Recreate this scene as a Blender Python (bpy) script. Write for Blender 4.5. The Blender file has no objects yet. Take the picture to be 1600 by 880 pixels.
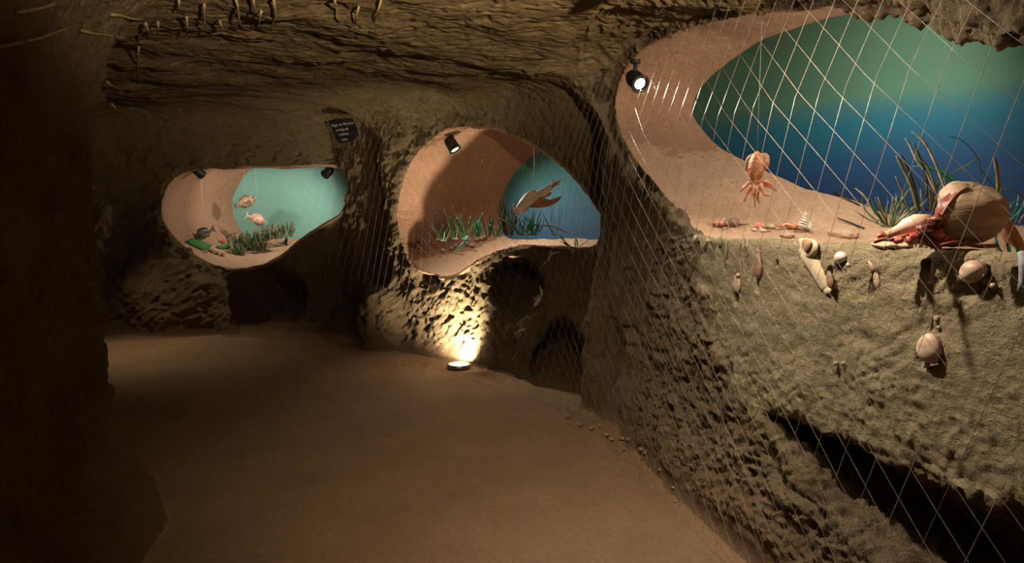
import bpy, math, random
import numpy as np
from mathutils import Vector, Matrix, Quaternion

# ------------------------------------------------------------------ camera
F_PX = 1067.0
CAM_Z = 1.5
PITCH = math.atan(110.0 / F_PX)
C = bpy.context.scene.collection
cam_d = bpy.data.cameras.new('camera')
cam_d.lens = F_PX * 36.0 / 1600.0
cam_d.sensor_width = 36.0
cam_d.clip_start = 0.02
cam = bpy.data.objects.new('camera', cam_d)
C.objects.link(cam)
cam.location = (0, 0, CAM_Z)
cam.rotation_euler = (math.pi / 2 - PITCH, 0, 0)
bpy.context.scene.camera = cam

vs = bpy.context.scene.view_settings
vs.view_transform = 'Standard'
vs.look = 'None'
vs.gamma = 1.0
vs.use_curve_mapping = False
vs.exposure = 0.0

world = bpy.data.worlds.new('cave_dark')
bpy.context.scene.world = world
world.use_nodes = True
world.node_tree.nodes['Background'].inputs[0].default_value = (0.9, 0.62, 0.36, 1)
world.node_tree.nodes['Background'].inputs[1].default_value = 0.0

def ray(px, py):
    x = (px - 800.0) / F_PX
    y = (440.0 - py) / F_PX
    c, s = math.cos(PITCH), math.sin(PITCH)
    return Vector((x, c + y * s, -s + y * c))

def at_y(px, py, Y):
    d = ray(px, py)
    return Vector((0, 0, CAM_Z)) + d * (Y / d.y)

def at_z(px, py, z=0.0):
    d = ray(px, py)
    return Vector((0, 0, CAM_Z)) + d * ((z - CAM_Z) / d.z)

def at_plane(px, py, O, n):
    d = ray(px, py)
    o = Vector((0, 0, CAM_Z))
    return o + d * ((O - o).dot(n) / d.dot(n))

# ------------------------------------------------------------------ lights of the place and an added vault wash
# (name, position, aim point, watts, cone degrees, blend, radius, colour)
WARM = (1.0, 0.88, 0.72)
LIGHTS = [
    ('added_vault_wash', (0.56, 2.38, 2.27), (1.22, 2.35, 1.0), 160, 142, 1.0, 0.035, (1.0, 0.86, 0.66)),
    ('added_vault_wash', (0.1, 2.2, 2.42), (-0.1, 3.9, 0.0), 150, 90, 1.0, 0.12, (1.0, 0.80, 0.54)),
    ('added_vault_wash', (-4.6, 7.0, 2.3), (-3.9, 7.1, 0.0), 125, 85, 1.0, 0.05, (1.0, 0.82, 0.56)),
    ('added_vault_wash', (0.95, 0.2, 1.8), (0.25, 2.0, 2.80), 1300, 74, 1.0, 0.03, (1.0, 0.80, 0.50)),  # added unseen wash from behind the camera, brightens the vault
]
WALL_UPLIGHT = ((0.0, 0.0, 0.0), (0.06, 0.50, 0.50), 380, 130, 1.0, 0.04, (1.0, 0.86, 0.62))
# ------------------------------------------------------------------ numpy noise
def _hash(ix, iy, iz, seed):
    with np.errstate(over='ignore'):
        h = (ix.astype(np.uint32) * np.uint32(374761393) + iy.astype(np.uint32) * np.uint32(668265263)
             + iz.astype(np.uint32) * np.uint32(2147483647 ^ 0x5bd1e995) + np.uint32(seed * 1013904223 & 0xffffffff))
        h = (h ^ (h >> np.uint32(13))) * np.uint32(1274126177)
        h = (h ^ (h >> np.uint32(16))) * np.uint32(2246822519)
        h = h ^ (h >> np.uint32(15))
    return (h & np.uint32(0xffffff)).astype(np.float32) / np.float32(0x800000) - 1.0

def vnoise(P, seed=0):
    """smooth value noise in -1..1 at points P (N,3)"""
    fl = np.floor(P)
    f = (P - fl).astype(np.float32)
    i = fl.astype(np.int64)
    f = f * f * f * (f * (f * 6 - 15) + 10)
    x, y, z = i[:, 0], i[:, 1], i[:, 2]
    r = 0
    for a in (0, 1):
        wx = f[:, 0] if a else 1 - f[:, 0]
        for b in (0, 1):
            wy = f[:, 1] if b else 1 - f[:, 1]
            for c in (0, 1):
                wz = f[:, 2] if c else 1 - f[:, 2]
                r = r + _hash(x + a, y + b, z + c, seed) * wx * wy * wz
    return r

def fbm(P, octv=3, seed=0, gain=0.5):
    r, a = 0, 1.0
    for k in range(octv):
        r = r + a * vnoise(P * (2.03 ** k) + 17.3 * k, seed + k)
        a *= gain
    return r

def sstep(a, b, x):
    t = np.clip((x - a) / (b - a), 0, 1)
    return t * t * (3 - 2 * t)

def smin(a, b, k):
    h = np.clip(0.5 + 0.5 * (b - a) / k, 0, 1)
    return b * (1 - h) + a * h - k * h * (1 - h)

def smax(a, b, k):
    return -smin(-a, -b, k)

def poly_sdf(px, py, poly):
    """signed distance to polygon, negative inside"""
    poly = np.asarray(poly, dtype=np.float32)
    d = np.full(px.shape, 1e9, dtype=np.float32)
    inside = np.zeros(px.shape, dtype=bool)
    n = len(poly)
    for i in range(n):
        x0, y0 = poly[i]
        x1, y1 = poly[(i + 1) % n]
        ex, ey = x1 - x0, y1 - y0
        wx, wy = px - x0, py - y0
        t = np.clip((wx * ex + wy * ey) / (ex * ex + ey * ey + 1e-12), 0, 1)
        dx, dy = wx - ex * t, wy - ey * t
        d = np.minimum(d, dx * dx + dy * dy)
        if abs(ey) > 1e-9:
            cond = (y0 > py) != (y1 > py)
            inside ^= cond & (px < x0 + (py - y0) * ex / ey)
    d = np.sqrt(d)
    return np.where(inside, -d, d)

def smooth_poly(pts, n=3):
    """closed Catmull-Rom"""
    out = []
    m = len(pts)
    for i in range(m):
        p0, p1, p2, p3 = (np.array(pts[(i + k - 1) % m], dtype=float) for k in range(4))
        for j in range(n):
            t = j / n
            out.append(tuple(0.5 * (2 * p1 + (p2 - p0) * t + (2 * p0 - 5 * p1 + 4 * p2 - p3) * t * t
                                    + (3 * p1 - p0 - 3 * p2 + p3) * t ** 3)))
    return out

# ------------------------------------------------------------------ floor plan of the passage (metres)
PLAN = [(-1.5, -1.6), (-1.60, 1.0), (-1.68, 2.4), (-1.82, 3.1), (-2.15, 3.6), (-3.2, 4.0), (-6.0, 4.2),
        (-6.0, 6.6), (-5.6, 7.8), (-4.7, 8.25), (-3.9, 8.2), (-3.0, 8.25), (-2.1, 8.2), (-1.6, 7.75), (-1.35, 7.35),
        (-0.6, 6.75), (0.1, 5.95), (0.5, 5.6), (0.72, 5.5), (0.62, 5.12), (0.69, 4.7), (0.81, 4.2), (0.91, 3.66),
        (1.035, 3.1), (1.32, 1.83), (1.685, 0.2), (2.0, -1.6)]

BOX_O = Vector((1.37, 1.83, 0)); BOX_E = Vector((0.96, 3.66, 0))
BT = (BOX_E - BOX_O).normalized()           # along the clay block's face, away from the camera
BN = Vector((BT.y, -BT.x, 0))               # into the wall (+x)
if BN.x < 0: BN = -BN

class Niche:
    def __init__(s, A, B, A2, B2, front, back, infl, flare, zc=None):
        s.O = Vector((A[0], A[1], 0)); s.U = (Vector((B[0], B[1], 0)) - s.O).normalized()
        s.N = Vector((-s.U.y, s.U.x, 0))
        s.O2 = Vector((A2[0], A2[1], 0)); s.U2 = (Vector((B2[0], B2[1], 0)) - s.O2).normalized()
        s.N2 = Vector((-s.U2.y, s.U2.x, 0))
        s.front = smooth_poly([s.p(px, py, 0) for px, py in front])
        s.back = smooth_poly([s.p(px, py, 1) for px, py in back])
        s.infl = infl; s.flare = flare; s.groove = flare > .08
        if s.groove: s.flare = 0.03
        s.fu = (min(q[0] for q in s.front), max(q[0] for q in s.front)); s.zlo = min(q[1] for q in s.front) + 0.12
        fr = np.array(s.front); bk = np.array(s.back)
        pts = [s.O + s.U * float(u) for u in (fr[:, 0].min() - .3, fr[:, 0].max() + .3)]
        pts += [s.O2 + s.U2 * float(u) for u in (bk[:, 0].min() - .3, bk[:, 0].max() + .3)]
        pts += [p - s.N * 0.9 for p in pts[:2]]
        s.bb = (min(p.x for p in pts) - .3, max(p.x for p in pts) + .3,
                min(p.y for p in pts) - .3, max(p.y for p in pts) + .3)
    def p(s, px, py, back):
        O, U, N = (s.O2, s.U2, s.N2) if back else (s.O, s.U, s.N)
        q = at_plane(px, py, O, N)
        return ((q - O).dot(U), q.z)
    def t(s, x, y):
        df = (x - s.O.x) * s.N.x + (y - s.O.y) * s.N.y
        db = -((x - s.O2.x) * s.N2.x + (y - s.O2.y) * s.N2.y)
        den = np.maximum(df, 0) + np.maximum(db, 0) + 1e-6
        return df, db, np.clip(np.maximum(df, 0) / den, 0, 1)
    def sdf(s, x, y, z, lip=0.5):
        df, db, t = s.t(x, y)
        u = (x - s.O.x) * s.U.x + (y - s.O.y) * s.U.y
        u2 = (x - s.O2.x) * s.U2.x + (y - s.O2.y) * s.U2.y
        f = poly_sdf(u, z, s.front)
        b = poly_sdf(u2, z, s.back)
        w = t * t * (3 - 2 * t)
        r = f * (1 - w) + b * w - s.infl * np.sin(np.pi * t) ** 1.0
        uu = s.fu[0] + (s.fu[1] - s.fu[0]) * 0.5
        mask = sstep(s.zlo, s.zlo + 0.35, z) * (1 - sstep(s.fu[1] - 0.55, s.fu[1] - 0.25, u))
        r = r - s.flare * mask * (1 - sstep(0.045, 0.075, df))
        if s.groove:
            ring = np.maximum(np.abs(f - 0.155) - 0.030, df - 0.035) + (1 - mask) * 0.5
            r = np.where(ring < r, ring, r)
        r = np.maximum(r, -db - 0.12)
        r = np.maximum(r, -df - lip)
        return r

NI1 = Niche((-4.6, 8.22), (-1.5, 8.1), (-4.2, 9.55), (-1.3, 9.35),
            [(248, 330), (256, 298), (272, 277), (300, 268), (350, 267), (420, 269), (480, 266), (525, 265), (540, 272), (542, 290),
             (532, 318), (508, 338), (480, 354), (452, 374), (426, 398), (395, 413), (355, 416), (322, 409), (290, 388), (262, 362)],
            [(364, 322), (370, 298), (390, 268), (425, 242), (480, 225), (570, 225), (640, 260), (650, 340), (600, 366), (480, 371), (400, 373), (378, 360)],
            0.08, 0.12)
NI2 = Niche((-1.25, 7.25), (0.55, 5.35), (-0.35, 7.95), (1.45, 6.15),
            [(612, 340), (618, 298), (632, 260), (655, 230), (690, 211), (735, 206), (775, 213), (808, 234), (838, 260), (862, 290),
             (882, 328), (895, 364), (872, 371), (840, 369), (800, 370), (765, 376), (735, 389), (705, 407), (676, 424), (650, 419), (625, 395)],
            [(786, 330), (794, 292), (815, 262), (845, 238), (890, 225), (960, 240), (1010, 290), (1020, 350), (960, 372), (880, 372), (820, 372), (790, 366)],
            0.14, 0.13)
NI3 = Niche((0.67, 4.94), (1.44, 1.52), (1.3, 5.0), (3.3, 2.3),
            [(946, 150), (962, 108), (995, 78), (1040, 57), (1100, 40), (1180, 26), (1260, 20), (1330, 22), (1390, 32), (1450, 50),
             (1520, 74), (1600, 88), (1720, 110), (1860, 190), (1900, 330), (1840, 415), (1700, 407), (1600, 400), (1450, 388), (1300, 378), (1180, 371), (1082, 364),
             (1040, 326), (1003, 282), (968, 230), (950, 190)],
            [(1088, 180), (1100, 140), (1140, 100), (1200, 62), (1270, 40), (1340, 24), (1450, 10), (1650, 5), (1800, 60), (1900, 200), (1850, 330),
             (1700, 350), (1500, 345), (1400, 335), (1330, 310), (1250, 288), (1180, 256), (1120, 222)],
            0.10, 0.07)
NICHES = [NI1, NI2, NI3]

def seg_dist(x, y, z, A, B):
    A = np.array(A, dtype=np.float32); B = np.array(B, dtype=np.float32)
    d = B - A
    L = (d * d).sum()
    t = np.clip(((x - A[0]) * d[0] + (y - A[1]) * d[1] + (z - A[2]) * d[2]) / L, 0, 1)
    return np.sqrt((x - A[0] - d[0] * t) ** 2 + (y - A[1] - d[1] * t) ** 2 + (z - A[2] - d[2] * t) ** 2), t

def ell(x, y, z, c, r):
    q = np.sqrt(((x - c[0]) / r[0]) ** 2 + ((y - c[1]) / r[1]) ** 2 + ((z - c[2]) / r[2]) ** 2)
    return (q - 1) * min(r)

def ceil_z(x, y):
    return 2.50 + 0.14 * sstep(4.5, 8.0, y) - 0.06 * sstep(0.2, 1.2, x) + 0.05 * np.sin(x * 1.3 + 0.6) * np.sin(y * 0.9)

# the long hollow under the clay block: centre line and half heights
SLOT = [((1.05, 3.02, 0.60), 0.03), ((1.12, 2.74, 0.56), 0.08), ((1.17, 2.5, 0.51), 0.13), ((1.24, 2.2, 0.475), 0.165), ((1.33, 1.78, 0.48), 0.20), ((1.45, 1.3, 0.45), 0.2), ((1.65, .8, .45), .2)]

def field(x, y, z, plan):
    """>0 rock, <0 air. x,y,z broadcastable; plan = sdf of the floor plan (positive outside)"""
    s = plan
    # the wall foot flares into the passage, more on the right bank
    right = sstep(0.2, 0.8, x) * (1 - sstep(4.6, 5.2, y))
    foot = 1 - sstep(0.0, 0.5, z)
    left = (1 - sstep(-1.6, -0.8, x)) * (1 - sstep(3.6, 4.4, y))
    side = s + 0.07 * right * foot + 0.14 * left * (1 - sstep(0, 0.8, z)) ** 2 + 0.05 * foot
    side = side - 0.05
    # walls lean in a little towards the vault
    side = side + 0.10 * sstep(1.7, 2.5, z) * (1 - right)
    f = smax(side, z - ceil_z(x, y), 0.42)
    return f

def floor_h(x, y):
    P = np.stack([x * 1.1, y * 1.1, x * 0], -1).reshape(-1, 3)
    h = 0.016 * vnoise(P, 3).reshape(x.shape)
    P = np.stack([x * 6, y * 6, x * 0], -1).reshape(-1, 3)
    h2 = vnoise(P, 5).reshape(x.shape)
    P = np.stack([x * 15, y * 15, x * 0], -1).reshape(-1, 3)
    h2 = h2 * 0.012 + 0.010 * np.abs(vnoise(P, 6).reshape(x.shape))
    # loose soil along the right hand wall
    b = np.exp(-(((x - 0.72) / 0.30) ** 2 + ((y - 4.4) / 0.8) ** 2))
    return h + b * (0.035 + h2 * 2.6)

def axis(segs):
    out = [segs[0][0]]
    for a, b, st in segs:
        n = max(1, int(round((b - a) / st)))
        out += list(a + (b - a) * (np.arange(n) + 1) / n)
    return np.array(out, dtype=np.float32)

AX = axis([(-6.3, -2.4, .05), (-2.4, -1.4, .03), (-1.4, 0.3, .03), (0.3, 1.75, .018), (1.75, 3.9, .035)])
AY = axis([(-1.9, 1.2, .08), (1.2, 4.2, .020), (4.2, 5.6, .022), (5.6, 10.0, .030)])
AZ = axis([(-0.12, 0.3, .021), (0.3, 2.75, .022), (2.75, 3.2, .045)])

X2, Y2 = np.meshgrid(AX, AY, indexing='ij')
PL = poly_sdf(X2, Y2, PLAN)
FH = floor_h(X2, Y2)

def build_field():
    nx, ny, nz = len(AX), len(AY), len(AZ)
    Fv = np.empty((nx, ny, nz), dtype=np.float32)
    Z = AZ[None, None, :]
    for i0 in range(0, nx, 24):
        i1 = min(nx, i0 + 24)
        x = X2[i0:i1][:, :, None]; y = Y2[i0:i1][:, :, None]
        f = field(x, y, Z, PL[i0:i1][:, :, None]).astype(np.float32)
        # clay block: flat face standing a little proud of the rough wall
        # rough recesses near the floor
        f = smin(f, ell(x, y, Z, (-3.05, 8.35, 0.42), (0.55, 0.45, 0.42)), 0.08)     # dark hollow under the first niche
        f = smax(f, -ell(x, y, Z, (-4.15, 8.3, 0.45), (0.60, 0.30, 0.62)), 0.15)    # lit boulder left of it
        f = smin(f, ell(x, y, Z, (0.03, 6.15, 0.83), (0.27, 0.60, 0.29)), 0.06)      # round hollow under the second niche
        f = smin(f, ell(x, y, Z, (-0.98, 7.0, 0.80), (0.24, 0.18, 0.06)), 0.05)
        f = smin(f, ell(x, y, Z, (0.42, 5.75, 0.08), (0.28, 0.60, 0.50)), 0.06)      # dark corner at the pillar
        f = smax(f, -ell(x, y, Z, (-1.42, 7.38, 0.3), (0.30, 0.22, 0.42)), 0.08)     # bulge at the pillar foot
        f = smax(f, -ell(x, y, Z, (0.72, 5.02, 0.35), (0.20, 0.20, 0.8)), 0.08)
        # slot
        for k in range(len(SLOT) - 1):
            (A, ra), (B, rb) = SLOT[k], SLOT[k + 1]
            d, t = seg_dist(x + 0 * Z, y + 0 * Z, Z + 0 * x + (x - 1.2) * 0.0, A, B)
            dz = (Z - (A[2] + (B[2] - A[2]) * t)); r = ra + (rb - ra) * t
            dn = (x - (A[0] + (B[0] - A[0]) * t)) * float(BN.x) + (y - (A[1] + (B[1] - A[1]) * t)) * float(BN.y)
            al = (x - A[0]) * (B[0] - A[0]) + (y - A[1]) * (B[1] - A[1]); LL = (B[0] - A[0]) ** 2 + (B[1] - A[1]) ** 2
            over = np.maximum(np.maximum(-al / LL, al / LL - 1), 0) * math.sqrt(LL)
            q = np.sqrt((dz / r) ** 2 + (dn / 0.30) ** 2 + (over / np.maximum(r, .05)) ** 2)
            f = smin(f, ((q - 1) * r).astype(np.float32), 0.02) if k else smin(f, ((q - 1) * r + 0.03 * (1 - t)).astype(np.float32), 0.015)
        Fv[i0:i1] = f
    for nc in NICHES:
        x0, x1, y0, y1 = nc.bb
        i0, i1 = np.searchsorted(AX, [x0, x1]); j0, j1 = np.searchsorted(AY, [y0, y1])
        k0 = np.searchsorted(AZ, 0.6)
        for ia in range(i0, i1, 16):
            ib = min(i1, ia + 16)
            x = X2[ia:ib, j0:j1][:, :, None]; y = Y2[ia:ib, j0:j1][:, :, None]
            z = AZ[k0:][None, None, :]
            xx = (x + 0 * z); yy = (y + 0 * z); zz = (z + 0 * x)
            s = nc.sdf(xx, yy, zz).astype(np.float32)
            sub = Fv[ia:ib, j0:j1, k0:]
            Fv[ia:ib, j0:j1, k0:] = smin(sub, s, 0.035)
    # floor last
    for i0 in range(0, nx, 48):
        i1 = min(nx, i0 + 48)
        fl = (FH[i0:i1][:, :, None] - Z)
        Fv[i0:i1] = smax(Fv[i0:i1], fl.astype(np.float32), 0.07)
    return Fv

def surface_nets(Fv):
    S = Fv > 0
    nx, ny, nz = Fv.shape
    cnt = np.zeros((nx - 1, ny - 1, nz - 1), dtype=np.int8)
    for a in (0, 1):
        for b in (0, 1):
            for c in (0, 1):
                cnt += S[a:nx - 1 + a, b:ny - 1 + b, c:nz - 1 + c]
    act = (cnt > 0) & (cnt < 8)
    I, J, K = np.nonzero(act)
    idx = np.full(act.shape, -1, dtype=np.int32)
    idx[I, J, K] = np.arange(len(I))
    corners = [(a, b, c) for a in (0, 1) for b in (0, 1) for c in (0, 1)]
    vals = {cc: Fv[I + cc[0], J + cc[1], K + cc[2]] for cc in corners}
    P = np.zeros((len(I), 3), dtype=np.float64); W = np.zeros(len(I))
    for c0 in corners:
        for ax in range(3):
            if c0[ax]: continue
            c1 = list(c0); c1[ax] = 1; c1 = tuple(c1)
            v0, v1 = vals[c0], vals[c1]
            m = (v0 > 0) != (v1 > 0)
            t = np.where(m, v0 / np.where(m, v0 - v1, 1), 0)
            for d in range(3):
                P[:, d] += np.where(m, (t if d == ax else c0[d]), 0)
            W += m
    P /= W[:, None]
    def interp(AXS, I0, fr):
        return AXS[I0] + (AXS[np.minimum(I0 + 1, len(AXS) - 1)] - AXS[I0]) * fr
    V = np.stack([interp(AX, I, P[:, 0]), interp(AY, J, P[:, 1]), interp(AZ, K, P[:, 2])], -1)
    quads = []
    # edges along each axis
    for ax in range(3):
        sl0 = [slice(None)] * 3; sl1 = [slice(None)] * 3
        sl0[ax] = slice(0, -1); sl1[ax] = slice(1, None)
        A = S[tuple(sl0)]; B = S[tuple(sl1)]
        m = A != B
        i, j, k = np.nonzero(m)
        o = [i, j, k]
        u, v = [(1, 2), (2, 0), (0, 1)][ax]
        ok = (o[u] > 0) & (o[v] > 0) & (o[u] < Fv.shape[u] - 1) & (o[v] < Fv.shape[v] - 1)
        o = [q[ok] for q in o]
        sA = A[o[0], o[1], o[2]]
        def cell(du, dv):
            q = [o[0], o[1], o[2]]
            q[u] = q[u] - du; q[v] = q[v] - dv
            return idx[q[0], q[1], q[2]]
        a, b, c, d = cell(1, 1), cell(0, 1), cell(0, 0), cell(1, 0)
        # normal should point into the air: from solid to air
        Q = np.stack([a, b, c, d], -1)
        Q[~sA] = Q[~sA][:, ::-1]
        quads.append(Q)
    Q = np.concatenate(quads)
    Q = Q[(Q >= 0).all(1)]
    return V, Q

def vert_normals(V, Q):
    n = np.cross(V[Q[:, 2]] - V[Q[:, 0]], V[Q[:, 3]] - V[Q[:, 1]])
    N = np.zeros_like(V)
    for k in range(4):
        for d in range(3):
            N[:, d] += np.bincount(Q[:, k], weights=n[:, d], minlength=len(V))
    N /= np.linalg.norm(N, axis=1)[:, None] + 1e-12
    return N

Fv = build_field()
V, Q = surface_nets(Fv)
del Fv
# keep only faces near what can be seen (drop the shell's outer skin if any)
for it in range(2):      # relax surface-net stair steps
    S_ = np.zeros_like(V); c_ = np.zeros(len(V))
    for k in range(4):
        a, b = Q[:, k], Q[:, (k + 1) % 4]
        for d in range(3):
            S_[:, d] += np.bincount(a, weights=V[b, d], minlength=len(V)) + np.bincount(b, weights=V[a, d], minlength=len(V))
        c_ += np.bincount(a, minlength=len(V)) + np.bincount(b, minlength=len(V))
    V = V * 0.55 + 0.45 * S_ / np.maximum(c_, 1)[:, None]
N = vert_normals(V, Q)

def subdivide(V, Q):
    E = np.stack([Q, np.roll(Q, -1, 1)], -1).reshape(-1, 2); E.sort(axis=1)
    key = E[:, 0].astype(np.int64) * len(V) + E[:, 1]
    uk, inv = np.unique(key, return_inverse=True)
    a, b = uk // len(V), uk % len(V)
    nv = len(V); ne = len(uk)
    # pull edge midpoints towards the smooth surface
    Nn = vert_normals(V, Q)
    mid = (V[a] + V[b]) / 2
    d = V[b] - V[a]
    mid = mid + ((Nn[a] * (d * Nn[a]).sum(1)[:, None]) - (Nn[b] * (d * Nn[b]).sum(1)[:, None])) / 8
    fcn = V[Q].mean(1)
    em = inv.reshape(-1, 4) + nv
    c = np.arange(len(Q)) + nv + ne
    fcn = mid[em - nv].mean(1) * 2 - fcn if False else mid[em - nv].mean(1)
    V2 = np.concatenate([V, mid, fcn])
    Q2 = np.concatenate([np.stack([Q[:, k], em[:, k], c, em[:, (k + 3) % 4]], -1) for k in range(4)])
    return V2, Q2

V, Q = subdivide(V, Q)
N = vert_normals(V, Q)
# ---- classify vertices
x, y, z = V[:, 0], V[:, 1], V[:, 2]
nin = np.full(len(V), -1)                 # which niche
for q, nc in enumerate(NICHES):
    df, db, t = nc.t(x, y)
    s = np.full(len(V), 9.0)
    m = (x > nc.bb[0]) & (x < nc.bb[1]) & (y > nc.bb[2]) & (y < nc.bb[3]) & (df > 0.085)
    s[m] = nc.sdf(x[m], y[m], z[m])
    nin[(s < 0.05) & m] = q
interior = nin >= 0
up = N[:, 2]
is_floor = (z < 0.10) & (up > 0.8) & ~interior
rightw = (x > 0.45) & (y < 5.35)
# clay block face region: on plane coordinate
dplane = (x - BOX_O.x) * BN.x + (y - BOX_O.y) * BN.y
sb = (x - BOX_O.x) * BT.x + (y - BOX_O.y) * BT.y
clay = sstep(0.0, 0.06, 1.90 - 0.62 * (1.37 - z) + 0.05 * np.sin(z * 23) - sb) * sstep(0.56 , 0.66, z + 0.07 * (sb - 1.3)) * (z < 1.40) * rightw * (sb < 2.2)
clay = clay * (~interior)

# ---- displacement
P = V.copy()
D = np.zeros(len(V))
rock = (~interior & ~is_floor).astype(float) * (1 - clay)
rockn = rock * sstep(0.02, 0.18, z)
D += rockn * 0.035 * fbm(P * 2.3, 2, 11)
D += rockn * 0.020 * fbm(P * 9.0, 2, 21) * (1 - .6 * sstep(2.0, 2.3, z))
fine = rockn * (1 - sstep(6.0, 8.0, y) * 0.3)
# vertical runnels low on the pillar and the right bank, clumps nearer
rn = P * np.array([16.0, 16.0, 2.2])
D += rockn * rightw * 0.016 * fbm(rn, 2, 31) * sstep(3.4, 4.2, y)
wp = P + 0.012 * np.stack([vnoise(P * 14, 101), vnoise(P * 14, 102), vnoise(P * 14, 103)], -1)
cl = 1 - 2 * np.abs(fbm(wp * np.array([20, 20, 24.]), 2, 41))
cl2 = 1 - 2 * np.abs(vnoise(wp * 52, 43))
bank = rightw * (1 - sstep(4.0, 4.6, y))
D += rockn * bank * (0.018 * cl + 0.010 * cl2) * (1 - .45 * sstep(1.6, 1.9, z))
# holes poked in the bank
# slanting pick marks on the niche-two wall
pm = P @ np.array([[0.8, 0.0, 0.6], [0.0, 1.0, 0.0], [-0.6, 0.0, 0.8]]).T * np.array([6, 14, 26.])
D += rockn * (~rightw) * (z < 2.1) * 0.013 * fbm(pm, 2, 51) + rockn * (~rightw) * 0.005 * fbm(P * 40, 1, 53)
# straw-like strokes on the vault
st = P * np.array([5.0, 15, 9.])
stn = fbm(st + 3.2 * fbm(P * 1.6, 2, 61)[:, None] * np.array([1, .6, 1]), 3, 62)
st2 = fbm(P * np.array([9, 42, 24.]) + 1.5 * fbm(P * 2.2, 1, 63)[:, None], 2, 64)
D += rockn * sstep(1.95, 2.3, z) * (0.005 * (np.abs(stn) - 0.3) + 0.006 * (np.abs(st2) - .3))
nk = fbm(P * np.array([9, 28, 20.]) + 3.4 * fbm(P * 1.8, 1, 65)[:, None], 1, 66)
nk2 = fbm(P * np.array([16, 60, 40.]) + 2.0 * fbm(P * 3.1, 1, 67)[:, None], 1, 68)
D += rockn * sstep(1.95, 2.3, z) * (0.013 * sstep(.50, .64, nk) + 0.010 * sstep(.40, .60, nk2)) * -1
hk = fbm(P * np.array([13, 13, 18.]), 1, 69)
D += rockn * (z < 2.3) * -0.022 * sstep(.50, .68, hk) * (1 - .9 * rightw * (z > 1.6))
sc = np.abs(fbm((P @ np.array([[1, 0, 0], [0, .85, .5], [0, -.5, .85]])) * np.array([5, 5, 26.]), 2, 74))
D += clay * 0.007 * sstep(.0, .25, sc) * sstep(-.2, .3, vnoise(P * 3, 75))
low_ = 1 - sstep(.78, 1.0, z + .12 * (sb - 1))
D += clay * low_ * (0.004 * (1 - 2 * np.abs(vnoise(P * 30, 76))) + .004 * vnoise(P * 60, 77))
D += clay * (0.010 * fbm(P * 4, 2, 71) + 0.0045 * fbm(P * np.array([7, 7, 22.]), 3, 72) + 0.0022 * fbm(P * 60, 1, 73))
# plaster inside the niches
D += interior * (0.010 * fbm(P * 3, 2, 81) + 0.003 * fbm(P * 18, 2, 82))
sl = np.exp(-(((V[:, 0] - .75) / .35) ** 2 + ((V[:, 1] - 4.3) / .9) ** 2))
D += is_floor * (sl * 0.012 * (1 - 2 * np.abs(fbm(P * 16, 2, 86))) + 0.002 * fbm(P * 22, 2, 87))
V = V + N * D[:, None]
# little burrows in the clay face: (pixel in the photograph, half width, half height in metres, depth, tilt)
def on_face(px, py):
    p = at_plane(px, py, BOX_O, BN)
    return ((p - BOX_O).dot(BT), p.z, p)
BURROWS = [(1134, 398, .012, .075, .035, 0), (1160, 398, .010, .075, .035, 0), (1168, 405, .010, .05, .03, .1), (1152, 463, .022, .040, .05, 0),
           (1186, 428, .022, .075, .05, .05), (1297, 436, .018, .045, .05, -.3), (1316, 416, .022, .035, .05, -.2), (1370, 444, .014, .045, .04, -.2),
           (1526, 438, .040, .050, .06, -.4), (1456, 552, .042, .045, .05, -.3), (1449, 430, .014, .10, .05, -.1), (1598, 432, .020, .085, .05, 0), (1215, 413, .016, .012, .03, 0),
           (1092, 385, .02, .02, .03, 0)]
for (bx, by, hw, hh, dp, tl) in BURROWS:
    s0, z0, _ = on_face(bx, by)
    du = (V[:, 0] - BOX_O.x) * BT.x + (V[:, 1] - BOX_O.y) * BT.y - s0
    dz = V[:, 2] - z0
    du = du - tl * dz
    m = (np.abs(dplane) < .25) & (np.abs(du) < .3) & (np.abs(dz) < .3) & (V[:, 2] < 1.345)
    q = np.sqrt((du[m] / hw) ** 2 + (dz[m] / hh) ** 2)
    w = (1 - sstep(.75, 1.15, q)) * dp + 0.004 * np.exp(-((q - 1.35) / .25) ** 2) * -1
    V[m] += np.array([BN.x, BN.y, 0])[None, :] * w[:, None]
# knobbly lip of the near opening
df, db, t = NI3.t(V[:, 0], V[:, 1])
lip = np.exp(-(df / 0.10) ** 2) * (V[:, 2] > 1.75) * (V[:, 1] < 4.4) * (V[:, 0] > .6)
V = V + N * (lip * 0.008 * fbm(P * 26, 2, 91))[:, None]
N = vert_normals(V, Q)

# ------------------------------------------------------------------ materials
def new_mat(name):
    m = bpy.data.materials.new(name); m.use_nodes = True
    nt = m.node_tree
    return m, nt, nt.nodes['Principled BSDF']

def nd(nt, typ, **kw):
    n = nt.nodes.new(typ)
    for k, v in kw.items():
        if k in n.inputs: n.inputs[k].default_value = v
        else: setattr(n, k, v)
    return n

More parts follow.
